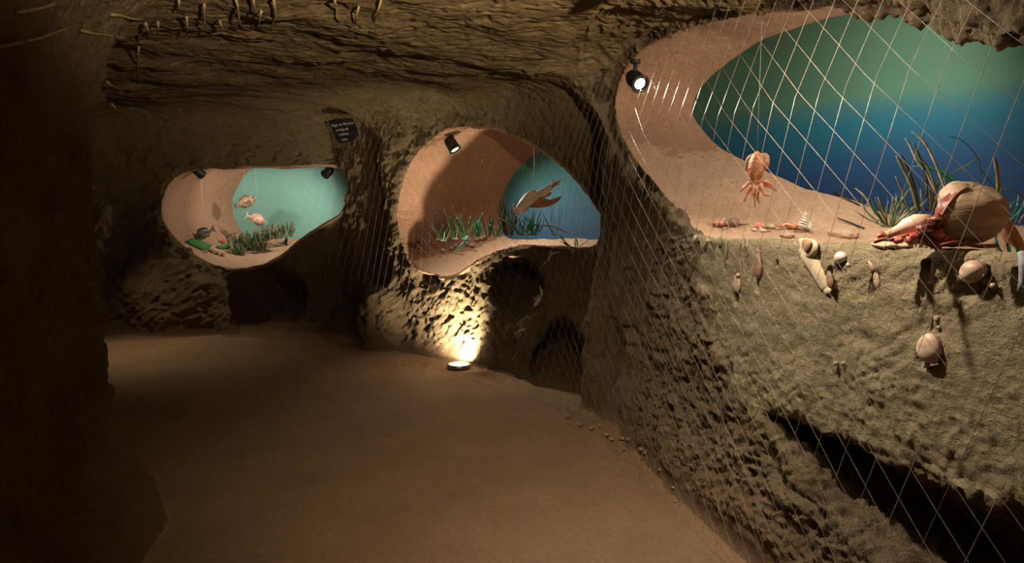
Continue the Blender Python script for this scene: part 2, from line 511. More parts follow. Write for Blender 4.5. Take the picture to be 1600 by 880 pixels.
def earth(name, c1, c2, c3, bump=0.02, scale=1.0, stretch=(1, 1, 1), rough=0.95, fine=260, rot=(0, 0, 0), low=None):
    """mottled plaster / soil: world-space coordinates, three octaves of grain in the bump"""
    m, nt, b = new_mat(name)
    L = nt.links.new
    tc = nd(nt, 'ShaderNodeTexCoord')
    mp = nd(nt, 'ShaderNodeMapping'); mp.inputs['Scale'].default_value = stretch; mp.inputs['Rotation'].default_value = rot
    L(tc.outputs['Object'], mp.inputs['Vector'])
    n1 = nd(nt, 'ShaderNodeTexNoise', Scale=2.2 * scale, Detail=5, Roughness=0.6)
    L(tc.outputs['Object'], n1.inputs['Vector'])
    n2 = nd(nt, 'ShaderNodeTexNoise', Scale=34 * scale, Detail=6, Roughness=0.7)
    L(mp.outputs[0], n2.inputs['Vector'])
    r1 = nd(nt, 'ShaderNodeValToRGB'); r1.color_ramp.elements[0].position = .35; r1.color_ramp.elements[1].position = .65
    r1.color_ramp.elements[0].color = (*c1, 1); r1.color_ramp.elements[1].color = (*c2, 1)
    L(n1.outputs[0], r1.inputs[0])
    r2 = nd(nt, 'ShaderNodeValToRGB'); r2.color_ramp.elements[0].position = .38; r2.color_ramp.elements[1].position = .62
    L(n2.outputs[0], r2.inputs[0])
    mx = nd(nt, 'ShaderNodeMix', data_type='RGBA')
    L(r2.outputs[0], mx.inputs[0]); L(r1.outputs[0], mx.inputs[6]); mx.inputs[7].default_value = (*c3, 1)
    mf = nd(nt, 'ShaderNodeMath', operation='MULTIPLY'); mf.inputs[1].default_value = .55
    L(r2.outputs[0], mf.inputs[0]); L(mf.outputs[0], mx.inputs[0])
    src = mx.outputs[2]
    if low:      # floor soil kicked up against the foot of the wall
        sp = nd(nt, 'ShaderNodeSeparateXYZ'); L(tc.outputs['Object'], sp.inputs[0])
        ad = nd(nt, 'ShaderNodeMath', operation='MULTIPLY_ADD'); L(n1.outputs[0], ad.inputs[0]); ad.inputs[1].default_value = -.5; L(sp.outputs[2], ad.inputs[2])
        mr = nd(nt, 'ShaderNodeMapRange'); mr.inputs[1].default_value = -.22; mr.inputs[2].default_value = .18; mr.inputs[3].default_value = 1; mr.inputs[4].default_value = 0
        L(ad.outputs[0], mr.inputs[0])
        m2 = nd(nt, 'ShaderNodeMix', data_type='RGBA'); L(mr.outputs[0], m2.inputs[0]); L(src, m2.inputs[6]); m2.inputs[7].default_value = (*low, 1)
        src = m2.outputs[2]
    L(src, b.inputs['Base Color'])
    b.inputs['Roughness'].default_value = rough
    b.inputs['Specular IOR Level'].default_value = 0.2
    n3 = nd(nt, 'ShaderNodeTexNoise', Scale=fine, Detail=3, Roughness=0.6)
    L(tc.outputs['Object'], n3.inputs['Vector'])
    n4 = nd(nt, 'ShaderNodeTexNoise', Scale=75 * scale, Detail=3, Roughness=0.6)
    L(mp.outputs[0], n4.inputs['Vector'])
    b1 = nd(nt, 'ShaderNodeBump', Strength=1.0, Distance=bump); L(n2.outputs[0], b1.inputs['Height'])
    b2 = nd(nt, 'ShaderNodeBump', Strength=1.0, Distance=bump * .42); L(n4.outputs[0], b2.inputs['Height']); L(b1.outputs[0], b2.inputs['Normal'])
    b3 = nd(nt, 'ShaderNodeBump', Strength=1.0, Distance=bump * .14); L(n3.outputs[0], b3.inputs['Height']); L(b2.outputs[0], b3.inputs['Normal'])
    L(b3.outputs[0], b.inputs['Normal'])
    return m

M_WALL = earth('olive_earth', (.26, .185, .10), (.36, .26, .145), (.17, .115, .062), low=(.27, .17, .098), bump=.10, stretch=(1, 1, .8))
M_CEIL = earth('straw_earth', (.27, .185, .10), (.35, .25, .135), (.15, .10, .052), bump=.11, stretch=(.5, 1, .6), rot=(0, 0, .2))
M_BANK = earth('clumped_earth', (.28, .205, .125), (.36, .275, .17), (.20, .14, .085), low=(.27, .17, .098), bump=.08, scale=1.1)
M_CLAY = earth('smeared_clay', (.31, .25, .155), (.37, .30, .19), (.23, .18, .108), bump=.035, stretch=(.9, .7, 1.3), fine=180)
M_FLOOR = earth('trodden_soil', (.28, .175, .098), (.34, .215, .125), (.21, .128, .07), bump=.03)
M_NICHE = earth('sandy_plaster', (.37, .225, .145), (.44, .27, .175), (.28, .16, .10), bump=.014, fine=320)
M_NICHE_R = earth('reddish_plaster', (.29, .165, .105), (.35, .20, .13), (.21, .115, .07), bump=.014, fine=320)
M_SAND = earth('pale_sand', (.52, .34, .22), (.60, .42, .28), (.42, .25, .16), bump=.016)

def make_piece(name, fm, mats, matidx=None, kind='structure'):
    q = Q[fm]
    used, inv = np.unique(q, return_inverse=True)
    inv = inv.reshape(-1, 4)
    me = bpy.data.meshes.new(name)
    me.vertices.add(len(used)); me.loops.add(len(inv) * 4); me.polygons.add(len(inv))
    me.vertices.foreach_set('co', V[used].astype(np.float32).ravel())
    me.loops.foreach_set('vertex_index', inv.astype(np.int32).ravel())
    me.polygons.foreach_set('loop_start', np.arange(0, len(inv) * 4, 4, dtype=np.int32))
    me.polygons.foreach_set('use_smooth', np.ones(len(inv), dtype=bool))
    if matidx is not None: me.polygons.foreach_set('material_index', matidx[fm].astype(np.int32))
    me.update(calc_edges=True)
    me.normals_split_custom_set_from_vertices(N[used].astype(np.float32))
    for m in mats: me.materials.append(m)
    o = bpy.data.objects.new(name, me); C.objects.link(o)
    o['kind'] = kind
    return o

fc = V[Q].mean(1); fN = N[Q].mean(1)
f_int = (nin[Q] >= 0).sum(1) >= 3
f_nin = nin[Q].max(1)
f_floor = is_floor[Q].all(1) & ~f_int
f_ceil = (fc[:, 2] > 2.12) & (fN[:, 2] < -0.62) & ~f_int & ~f_floor
f_right = (fc[:, 0] > 0.45) & (fc[:, 1] < 5.35) & ~f_int & ~f_floor & ~f_ceil
f_left = (fc[:, 0] < -1.0) & (fc[:, 1] < 4.9) & ~f_int & ~f_floor & ~f_ceil
f_front = (fc[:, 1] < -1.2) & ~f_int & ~f_floor & ~f_ceil & ~f_right & ~f_left
f_back = ~(f_int | f_floor | f_ceil | f_right | f_left | f_front)
inframe = np.isfinite(fc[:, 0])
make_piece('floor', f_floor, [M_FLOOR])
make_piece('ceiling', f_ceil, [M_CEIL])
mi = np.zeros(len(Q), int); mi[clay[Q].mean(1) > 0.5] = 1
make_piece('wall_right', f_right, [M_BANK, M_CLAY], mi)
make_piece('wall_left', f_left, [M_WALL])
make_piece('wall_front', f_front, [M_WALL])
make_piece('wall_back', f_back, [M_WALL])
mi = np.zeros(len(Q), int); mi[(fN[:, 2] > 0.75)] = 1
for q in range(3):
    make_piece('wall_niche_' + ['far', 'middle', 'near'][q], f_int & (f_nin == q), [M_NICHE_R if q == 1 else M_NICHE, M_SAND], mi)
print('CAVE verts', len(V), 'quads', len(Q))
# ------------------------------------------------------------------ painted backdrops
def backdrop(nc, name, label, stops, zlo, zhi, u0, u1, off=-0.02, bend=0.0):
    """slightly curved painted board standing at the back of a niche"""
    n = 24
    vs_, fs = [], []
    for i in range(n + 1):
        u = u0 + (u1 - u0) * i / n
        e = bend * ((2 * i / n - 1) ** 2)
        for dz, th in ((zlo, 0), (zhi, 0), (zhi, .03), (zlo, .03)):
            p = nc.O2 + nc.U2 * u + nc.N2 * (off - e + th); vs_.append((p.x, p.y, dz))
    for i in range(n):
        for k in range(4):
            a, b = i * 4 + k, i * 4 + (k + 1) % 4
            fs.append((a, b, b + 4, a + 4))
    fs += [(3, 2, 1, 0), tuple(n * 4 + k for k in range(4))]
    me = bpy.data.meshes.new(name); me.from_pydata(vs_, [], fs); me.update()
    m, nt, b = new_mat(name + '_paint')
    L = nt.links.new
    tc = nd(nt, 'ShaderNodeTexCoord'); sp = nd(nt, 'ShaderNodeSeparateXYZ'); L(tc.outputs['Object'], sp.inputs[0])
    mr = nd(nt, 'ShaderNodeMapRange'); mr.inputs[1].default_value = zlo; mr.inputs[2].default_value = zhi
    nz = nd(nt, 'ShaderNodeTexNoise', Scale=1.0, Detail=4)
    mp = nd(nt, 'ShaderNodeMapping'); mp.inputs['Scale'].default_value = (.5, .5, 5)
    L(tc.outputs['Object'], mp.inputs[0]); L(mp.outputs[0], nz.inputs['Vector'])
    ma = nd(nt, 'ShaderNodeMath', operation='MULTIPLY_ADD'); ma.inputs[1].default_value = .22; 
    L(nz.outputs[0], ma.inputs[0]); L(sp.outputs[2], ma.inputs[2])
    sb_ = nd(nt, 'ShaderNodeMath', operation='SUBTRACT'); sb_.inputs[1].default_value = .11; L(ma.outputs[0], sb_.inputs[0])
    L(sb_.outputs[0], mr.inputs[0])
    cr = nd(nt, 'ShaderNodeValToRGB')
    el = cr.color_ramp.elements
    for i, (zz, col) in enumerate(stops):
        e = el[i] if i < 2 else el.new(0.5)
        e.position = (zz - zlo) / (zhi - zlo); e.color = (*col, 1)
    L(mr.outputs[0], cr.inputs[0]); L(cr.outputs[0], b.inputs['Base Color'])
    b.inputs['Roughness'].default_value = 0.7
    b.inputs['Specular IOR Level'].default_value = 0.15
    me.materials.append(m)
    o = bpy.data.objects.new(name, me); C.objects.link(o)
    o['label'] = label; o['category'] = 'painted backdrop'
    return o

bk1 = np.array(NI1.back); bk2 = np.array(NI2.back); bk3 = np.array(NI3.back)
backdrop(NI1, 'painted_backdrop', 'plain pale turquoise sea backdrop behind the small fishes in the far left niche',
         [(1.0, (.20, .41, .375)), (1.9, (.18, .38, .35))], .8, 2.4, bk1[:, 0].min() - .12, bk1[:, 0].max() + .12)
backdrop(NI2, 'painted_backdrop', 'narrow teal to dark blue sea backdrop behind the squid in the middle niche',
         [(1.3, (.03, .075, .14)), (1.6, (.045, .13, .19)), (1.95, (.06, .23, .24)), (2.2, (.07, .26, .23))], 1.0, 2.6, bk2[:, 0].min() - .12, bk2[:, 0].max() + .12)
backdrop(NI3, 'painted_backdrop', 'large green to deep blue sea backdrop behind the giant shell on the near right',
         [(1.45, (.008, .025, .085)), (1.75, (.010, .045, .12)), (2.0, (.010, .085, .135)), (2.14, (.045, .115, .085)), (2.7, (.035, .070, .042))], 1.2, 3.1, bk3[:, 0].min() - .12, bk3[:, 0].max() + .12)
def thing(name, label, cat, loc=(0, 0, 0), group=None):
    o = bpy.data.objects.new(name, None); C.objects.link(o)
    o.location = loc; o['label'] = label; o['category'] = cat
    o.empty_display_size = 0.05
    if group: o['group'] = group
    return o

def tag(o, label, cat, group=None):
    o['label'] = label; o['category'] = cat
    if group: o['group'] = group
    return o

class MB:
    def __init__(s): s.v = []; s.f = []
    def tube(s, pts, rads, seg=8, cap=True, flat=1.0, up=None):
        pts = [Vector(p) for p in pts]
        if not hasattr(rads, '__len__'): rads = [rads] * len(pts)
        b = len(s.v); nrm = None
        for i, p in enumerate(pts):
            d = (pts[min(i + 1, len(pts) - 1)] - pts[max(i - 1, 0)])
            d = d.normalized() if d.length > 1e-9 else Vector((0, 0, 1))
            if nrm is None:
                nrm = (Vector(up) if up is not None else Vector((0.13, 0.2, 1) if abs(d.z) < .9 else (1, .1, 0)))
            nrm = (nrm - d * nrm.dot(d)).normalized()
            t = d.cross(nrm)
            for k in range(seg):
                a = 2 * math.pi * k / seg
                s.v.append(p + nrm * math.cos(a) * rads[i] * flat + t * math.sin(a) * rads[i])
        n = len(pts)
        for i in range(n - 1):
            for k in range(seg):
                k2 = (k + 1) % seg
                s.f.append((b + i * seg + k, b + i * seg + k2, b + (i + 1) * seg + k2, b + (i + 1) * seg + k))
        if cap:
            s.f.append(tuple(b + k for k in reversed(range(seg))))
            s.f.append(tuple(b + (n - 1) * seg + k for k in range(seg)))
        return s
    def lathe(s, prof, seg=24, M=None, sx=1, sy=1, fn=None):
        """prof: list of (r, z); M: Matrix"""
        b = len(s.v)
        for i, (r, z) in enumerate(prof):
            for k in range(seg):
                a = 2 * math.pi * k / seg
                rr = r * (fn(a, z) if fn else 1)
                p = Vector((rr * math.cos(a) * sx, rr * math.sin(a) * sy, z))
                s.v.append(M @ p if M else p)
        for i in range(len(prof) - 1):
            for k in range(seg):
                k2 = (k + 1) % seg
                s.f.append((b + i * seg + k, b + i * seg + k2, b + (i + 1) * seg + k2, b + (i + 1) * seg + k))
        s.f.append(tuple(b + k for k in reversed(range(seg))))
        s.f.append(tuple(b + (len(prof) - 1) * seg + k for k in range(seg)))
        return s
    def sphere(s, c, r, M=None, seg=16, rings=10, noise=0, nf=4, seed=0):
        b = len(s.v)
        rr = r if hasattr(r, '__len__') else (r, r, r)
        L_ = []
        for i in range(rings + 1):
            th = math.pi * i / rings
            for k in range(seg):
                a = 2 * math.pi * k / seg
                L_.append((math.sin(th) * math.cos(a), math.sin(th) * math.sin(a), math.cos(th)))
        A = np.array(L_)
        if noise: A = A * (1 + noise * fbm(A * nf / 2 + seed * 3.1 + 5, 2, seed))[:, None]
        for p in A:
            q = Vector((p[0] * rr[0], p[1] * rr[1], p[2] * rr[2]))
            s.v.append((M @ q if M else q) + Vector(c))
        for i in range(rings):
            for k in range(seg):
                k2 = (k + 1) % seg
                s.f.append((b + i * seg + k, b + (i + 1) * seg + k, b + (i + 1) * seg + k2, b + i * seg + k2))
        return s
    def prism(s, outline, th, M, bev=0.0):
        """outline 2-D list in local xy, thickness along local z"""
        b = len(s.v); n = len(outline)
        for zz in (-th / 2, th / 2):
            for (a, c) in outline: s.v.append(M @ Vector((a, c, zz)))
        s.f.append(tuple(b + k for k in reversed(range(n)))); s.f.append(tuple(b + n + k for k in range(n)))
        for k in range(n):
            k2 = (k + 1) % n
            s.f.append((b + k, b + k2, b + n + k2, b + n + k))
        return s
    def build(s, name, mat, parent=None, smooth=True, loc=None):
        me = bpy.data.meshes.new(name)
        o = bpy.data.objects.new(name, me); C.objects.link(o)
        off = Vector(loc) if loc is not None else (parent_world(parent) if parent else None)
        vv = [tuple(p - off) if off is not None else tuple(p) for p in s.v]
        me.from_pydata(vv, [], s.f); me.update()
        if smooth: me.polygons.foreach_set('use_smooth', [True] * len(me.polygons))
        me.materials.append(mat)
        if parent: o.parent = parent
        elif loc is not None: o.location = loc
        return o

def parent_world(p):
    v = Vector((0, 0, 0))
    while p is not None:
        v += p.location; p = p.parent
    return v

def simple(name, c, c2=None, rough=.8, spec=.3, scale=30, bump=0.0, metal=0.0, stretch=(1, 1, 1), coat=0.0):
    m, nt, b = new_mat(name)
    L = nt.links.new
    tc = nd(nt, 'ShaderNodeTexCoord')
    mp = nd(nt, 'ShaderNodeMapping'); mp.inputs['Scale'].default_value = stretch; L(tc.outputs['Object'], mp.inputs[0])
    n1 = nd(nt, 'ShaderNodeTexNoise', Scale=scale, Detail=4, Roughness=.6); L(mp.outputs[0], n1.inputs['Vector'])
    r = nd(nt, 'ShaderNodeValToRGB'); r.color_ramp.elements[0].position = .38; r.color_ramp.elements[1].position = .62
    r.color_ramp.elements[0].color = (*c, 1); r.color_ramp.elements[1].color = (*(c2 or c), 1)
    L(n1.outputs[0], r.inputs[0]); L(r.outputs[0], b.inputs['Base Color'])
    b.inputs['Roughness'].default_value = rough; b.inputs['Specular IOR Level'].default_value = spec
    b.inputs['Metallic'].default_value = metal; b.inputs['Coat Weight'].default_value = coat
    if bump:
        bn = nd(nt, 'ShaderNodeBump', Strength=1.0, Distance=bump); L(n1.outputs[0], bn.inputs['Height']); L(bn.outputs[0], b.inputs['Normal'])
    return m

def emis(name, col, st):
    m, nt, b = new_mat(name)
    b.inputs['Base Color'].default_value = (*col, 1)
    b.inputs['Emission Color'].default_value = (*col, 1); b.inputs['Emission Strength'].default_value = st
    return m

M_BLACK = simple('black_paint', (.008, .008, .008), (.016, .015, .014), rough=.55)
M_GLOW = emis('lit_lens', (1.0, .93, .80), 14)
M_DULL = simple('dull_lens', (.2, .17, .13), rough=.3)

# ------------------------------------------------------------------ lamps
def spot(name, loc, aim, watts, cone, blend, rad, col, parent=None):
    d = bpy.data.lights.new(name, 'SPOT'); d.energy = watts; d.spot_size = math.radians(cone); d.spot_blend = blend
    d.shadow_soft_size = rad; d.color = col
    o = bpy.data.objects.new(name, d); C.objects.link(o)
    v = Vector(aim) - Vector(loc)
    o.rotation_euler = v.to_track_quat('-Z', 'Y').to_euler()
    o.location = Vector(loc) - (parent_world(parent) if parent else Vector())
    if parent: o.parent = parent
    return o

def lamp(label, loc, aim, watts, cone, blend=.6, rad=.02, col=WARM, mount=None, size=.045, lens=True, group=None):
    """short drum spotlight: housing, rim, lens, bracket; bulb sits in front of the lens"""
    loc = Vector(loc); ax = (Vector(aim) - loc).normalized()
    root = thing('spotlight', label, 'spotlight', loc, group)
    q = ax.to_track_quat('Z', 'Y').to_matrix().to_4x4()
    M = Matrix.Translation(loc) @ q
    r = size
    MB().lathe([(r * .35, -r * 2.4), (r * .7, -r * 2.3), (r * .95, -r * 1.6), (r * 1.0, -r * .1), (r * 1.0, 0), (r * .86, 0), (r * .84, -r * .3), (r * .2, -r * .32)], 24, M).build('housing', M_BLACK, root)
    MB().lathe([(r * 1.0, -r * .02), (r * 1.09, -r * .02), (r * 1.09, r * .12), (r * .9, r * .12), (r * .88, -r * .02)], 24, M).build('rim', M_BLACK, root)
    MB().lathe([(r * .86, -r * .12), (r * .86, -r * .06), (r * .5, r * .0), (r * .01, r * .03)], 24, M).build('lens', M_GLOW if lens else M_DULL, root)
    mt = Vector(mount) if mount is not None else loc + Vector((0, 0, .12))
    b = loc - ax * r * 1.2
    MB().tube([b, (b + mt) / 2 + Vector((0, 0, .005)), mt], [r * .25] * 3, 8).tube([mt, mt + (mt - b).normalized() * .02], [r * .55, r * .6], 12).build('bracket', M_BLACK, root)
    spot('bulb', loc + ax * r * .25, aim, watts, cone, blend, rad, col, root)
    return root
# lamps placement
for i, (nm, lo, ai, w, cn, bl, ra, co) in enumerate(LIGHTS):
    lamp(['black ceiling spotlight above the clay block', 'black ceiling spotlight over the path aimed down the passage', 'black ceiling spotlight in the left side bay', 'added black spotlight behind the camera, washing the vault with light'][i],
         lo, ai, w, cn, bl, ra, co, mount=(lo[0], lo[1], 2.5 if i == 3 else lo[2] + .12))
p = at_y(1000, 131, 3.95)
lamp('bright round spotlight under the vault of the near right niche', p, p + Vector((.30, -.75, -.52)), 75, 120, .8, .03, mount=p + Vector((-.02, .04, .12)), size=.05)
p = at_y(711, 234, 6.85)
lamp('tilted black spotlight high inside the middle niche, lens lit', p, p + Vector((.62, -.22, -1)), 120, 135, 1.0, .03, mount=p + Vector((-.05, .1, .12)), size=.06)
p = at_y(315, 273, 8.5)
lamp('small dark spotlight at top left of the far niche', p, at_y(400, 345, 9.3), 18, 120, .8, .03, mount=p + Vector((0, 0, .12)), size=.055, lens=False)
p = at_y(508, 273, 8.5)
lamp('small dark spotlight at top right of the far niche', p, at_y(410, 355, 9.1), 60, 130, .8, .03, mount=p + Vector((0, 0, .12)), size=.055, lens=False)
p = Vector((1.72, 3.05, 2.42))  # added fill, out of sight behind the lip, lights the painted backdrop
lamp('added spotlight hidden behind the upper lip of the near right niche', p, (1.75, 4.3, 1.95), 95, 150, .8, .05, mount=p + Vector((0, 0, .14)), size=.05)
# floor uplights
M_STEEL = simple('steel', (.35, .33, .3), rough=.35, metal=.9)
M_UPL = emis('uplight_lens', (1, .93, .8), 12)
def uplight(label, p, aim, w, cn, bl, ra, co):
    p = Vector(p)
    ur = thing('floor_uplight', label, 'uplight', p)
    M = Matrix.Translation(p)
    MB().lathe([(.11, -.03), (.115, 0.012), (.10, .018), (.085, .010), (.085, -.02)], 28, M).build('ring', M_STEEL, ur)
    MB().lathe([(.084, -.01), (.084, .008), (.05, .012), (.002, .013)], 28, M).build('lens', M_UPL, ur)
    spot('bulb', p + Vector((0, 0, .03)), aim, w, cn, bl, ra, co, ur)
p = at_z(717, 571, .03)
uplight('round recessed uplight glowing on the floor before the middle niche', p, p + Vector(WALL_UPLIGHT[1]), *WALL_UPLIGHT[2:])
# ------------------------------------------------------------------ finding the surface behind a point of the photograph
_c, _s = math.cos(PITCH), math.sin(PITCH)
_rel = V - np.array([0, 0, CAM_Z])
_dep = _rel[:, 1] * _c - _rel[:, 2] * _s
_yy = _rel[:, 1] * _s + _rel[:, 2] * _c
_ok = _dep > 0.5
PXS = np.where(_ok, 800 + F_PX * _rel[:, 0] / np.where(_ok, _dep, 1), -9e9)
PYS = np.where(_ok, 440 - F_PX * _yy / np.where(_ok, _dep, 1), -9e9)
_facing = (N * _rel).sum(1) < 0

def hit(px, py, r=5.0, far=0.0):
    """nearest cave surface seen at that point of the photograph, beyond the given distance"""
    while True:
        m = np.nonzero((np.abs(PXS - px) < r) & (np.abs(PYS - py) < r) & _facing & (_dep > far))[0]
        if len(m) > 3: break
        r *= 1.5
        if r > 200: return at_y(px, py, 4), Vector((0, -1, 0))
    d0 = _dep[m].min()
    m = m[_dep[m] < d0 + 0.06]
    n = N[m].mean(0); dd = _dep[m].mean()
    ry = ray(px, py)
    p = Vector((0, 0, CAM_Z)) + ry * (dd / (ry.y * _c - ry.z * _s))
    return p, Vector(n).normalized()

def ground(x, y, zmin=0.3, zmax=2.0):
    """height of an upward facing surface inside a niche under (x, y)"""
    r = 0.02
    while True:
        m = np.nonzero((np.abs(V[:, 0] - x) < r) & (np.abs(V[:, 1] - y) < r) & (N[:, 2] > .3) & (V[:, 2] > zmin) & (V[:, 2] < zmax))[0]
        if len(m): return float(V[m, 2].mean())
        r *= 1.6
        if r > .6: return None

rnd = random.Random(7)

# ------------------------------------------------------------------ slate sign
p, n = hit(552, 201)
sg = thing('slate_sign', 'small black slate sign with white handwriting on the wall right of the far niche', 'sign', p)
k = p.y / F_PX
e = {q: hit(*q, 3)[0] for q in [(532, 201), (574, 201), (552, 187), (552, 216)]}
xx = (e[(574, 201)] - e[(532, 201)]); xx = Vector((xx.x, xx.y, 0)).normalized()
xx = (xx + Vector((1, 0, 0))).normalized()
nn = Vector((xx.y, -xx.x, 0))
yy = (e[(552, 187)] - e[(552, 216)]); yy = (yy - xx * yy.dot(xx)).normalized()
yy = (yy + Vector((0, 0, 1.5))).normalized(); yy = (yy - xx * yy.dot(xx)).normalized()
zz = xx.cross(yy)
n = zz
off_ = max((v - p).dot(n) for v in e.values()) + .03
# a little anticlockwise tilt like a hung slate
Rt = Matrix((xx, yy, zz)).transposed().to_4x4()
out = [(527, 185), (533, 186), (540, 183), (556, 184), (571, 184), (573, 191), (576, 199), (578, 208), (573, 213), (567, 218), (556, 219), (542, 220), (538, 216), (533, 203)]
M = Matrix.Translation(p + n * off_) @ Rt
MB().prism([((a - 552) * k, -(b - 201) * k) for a, b in out][::-1], .014, M).build('slate', simple('slate', (.006, .006, .007), (.014, .013, .014), rough=.6, scale=14, bump=.003), sg, smooth=False)
M_CHALK = simple('chalk', (.40, .38, .33), (.26, .25, .22), rough=.9, scale=60)
MB().tube([p + n * -.02, p + n * off_], .012, 8).build('nail', M_BLACK, sg)
def lettering(txt, px, py, size, mat, parent, M, name='lettering'):
    cu = bpy.data.curves.new(name, 'FONT'); cu.body = txt; cu.size = size; cu.align_x = 'CENTER'; cu.align_y = 'CENTER'; cu.extrude = .0006; cu.shear = .25
    o = bpy.data.objects.new(name, cu); C.objects.link(o)
    bpy.context.view_layer.update()
    dg = bpy.context.evaluated_depsgraph_get()
    me = bpy.data.meshes.new_from_object(o.evaluated_get(dg))
    bpy.data.objects.remove(o)
    MM = M @ Matrix.Translation(((px - 552) * k, -(py - 201) * k, .0078)) @ Matrix.Rotation(.06, 4, 'Z')
    me.transform(Matrix.Translation(-parent_world(parent)) @ MM)
    me.materials.clear(); me.materials.append(mat)
    q = bpy.data.objects.new(name, me); C.objects.link(q); q.parent = parent
lettering('Plage du Miocène', 552, 192, .042, M_CHALK, sg, M)
lettering('au large de', 550, 199.5, .038, M_CHALK, sg, M)
lettering('Lahonce', 552, 206.5, .040, M_CHALK, sg, M)
lettering('MNH', 552, 215, .034, M_CHALK, sg, M)

# ------------------------------------------------------------------ pale roots sticking out of the vault
M_ROOT = simple('dry_root', (.30, .22, .12), (.21, .15, .08), rough=.9, scale=20, bump=.002)
ROOTS = [([(319, 4), (319, 22), (322, 41)], 'short pale root hanging left of the row of vault roots'),
         ([(369, -4), (373, 20), (379, 43)], 'thick pale root hanging from the vault above the far niche'),
         ([(396, -6), (398, 19)], 'stubby pale root at the top edge between two longer roots'),
         ([(408, 15), (405, 30), (404, 43)], 'thin straight root right of the stubby one'),
         ([(427, -4), (430, 22), (424, 47)], 'kinked pale root hanging from the vault'),
         ([(523, -4), (526, 14), (530, 32)], 'pale root leaning right near top middle of the vault'),
         ([(561, 8), (556, 35)], 'pale root above the slate sign leaning left'),
         ([(596, -2), (585, 33)], 'rightmost pale root of the vault row leaning left'),
         ([(171, 21), (200, 26), (232, 28)], 'nearly level root at the upper left of the vault'),
         ([(124, 46), (165, 54), (204, 61)], 'long root sloping down to the right above the dark left wall'),
         ([(227, 34), (231, 60)], 'short upright root beside the level one'),
         ([(246, 32), (246, 53)], 'shortest upright root, right of the level one'),
         ([(217, 71), (215, 98), (213, 124)], 'long upright root at the corner of the left wall'),
         ([(165, 127), (180, 134), (193, 144)], 'root slanting down at the corner of the left wall'),
         ([(172, 161), (186, 172)], 'lowest short root at the corner of the left wall'),
         ([(-6, 71), (60, 58), (124, 34)], 'long faint root across the dark upper left'),
         ([(22, 19), (65, 9), (105, -3)], 'faint root at the top left corner'),
         ([(343, 30), (352, 47)], 'short slanting root tip left of the thick root'),
         ([(292, 24), (292, 55)], 'slim upright root left of the row of vault roots'),
         ([(279, -3), (277, 18)], 'root stub at the top edge, left part of the vault')]
for pts, lab in ROOTS:
    q = []
    for i, (a, b) in enumerate(pts):
        h, n = hit(a, b, 6)
        q.append(h + n * .008)
    # straight chords over hollows
    lo = sum((v for v in q), Vector()) / len(q)
    o = MB().tube([q[0]] + [(q[i] * .5 + q[i + 1] * .5) + Vector((rnd.uniform(-.006, .006),) * 3) if j else q[i + 1] for i in range(len(q) - 1) for j in (1, 0)],
                  [.0062 - .003 * i / (2 * len(q) - 2) for i in range(2 * len(q) - 1)], 7).build('root', M_ROOT, loc=lo)
    tag(o, lab, 'root')

# ------------------------------------------------------------------ sea grass
def leaf_mat(name, c, c2, rough=.5):
    return simple(name, c, c2, rough=rough, spec=.45, scale=22, stretch=(1, 1, 1))
M_G = {'dark': leaf_mat('dark_leaf', (.012, .018, .010), (.045, .030, .018)),
       'green': leaf_mat('green_leaf', (.015, .085, .030), (.05, .16, .06)),
       'teal': leaf_mat('teal_leaf', (.010, .16, .12), (.03, .28, .20)),
       'olive': leaf_mat('olive_leaf', (.09, .11, .045), (.17, .18, .09)),
       'pale': leaf_mat('encrusted_leaf', (.55, .46, .34), (.22, .21, .12), rough=.9),
       'meadow': leaf_mat('meadow_leaf', (.10, .13, .06), (.34, .32, .20), rough=.8)}

def blade(mb, base, tip, w, bend=.1, side=None, seg=9, r=rnd):
    base, tip = Vector(base), Vector(tip)
    d = tip - base; L = d.length
    if side is None:
        side = Vector((r.uniform(-1, 1), r.uniform(-1, 1), 0))
    side = side.normalized()
    pts = []
    for i in range(seg + 1):
        t = i / seg
        pts.append(base + d * t + side * (math.sin(math.pi * t) * bend * L) )
    wd = [w * (.75 + .5 * t if t < .5 else 1.0) * (1 if t < .75 else max(.12, (1 - t) * 4)) for t in [i / seg for i in range(seg + 1)]]
    mb.tube(pts, wd, 6, flat=.22, up=(r.uniform(-1, 1), -1, .2))

def tuft(px, py, Y, n, h, spread, kinds, label, w=.006, lean=0.0, zfix=None, group=None, lift=0):
    b = at_y(px, py, Y) if zfix is None else at_y(px, py, Y)
    g = ground(b.x, b.y)
    if g is not None and abs(g - b.z) < .14: b.z = g
    root = thing('seagrass_tuft', label, 'seagrass', b, group)
    for i in range(n):
        mb = MB()
        a = rnd.uniform(0, 6.28); rr = rnd.uniform(0, .3) * spread
        p0 = b + Vector((math.cos(a) * rr, math.sin(a) * rr * .6, -.012))
        hh = h * rnd.uniform(.45, 1.0)
        p1 = p0 + Vector((math.cos(a) * spread * rnd.uniform(.2, 1) + lean * hh, math.sin(a) * spread * .5, hh))
        blade(mb, p0, p1, w * rnd.uniform(.7, 1.3), rnd.uniform(-.12, .18))
        mb.build('blade', M_G[kinds[i % len(kinds)]], root)
    return root

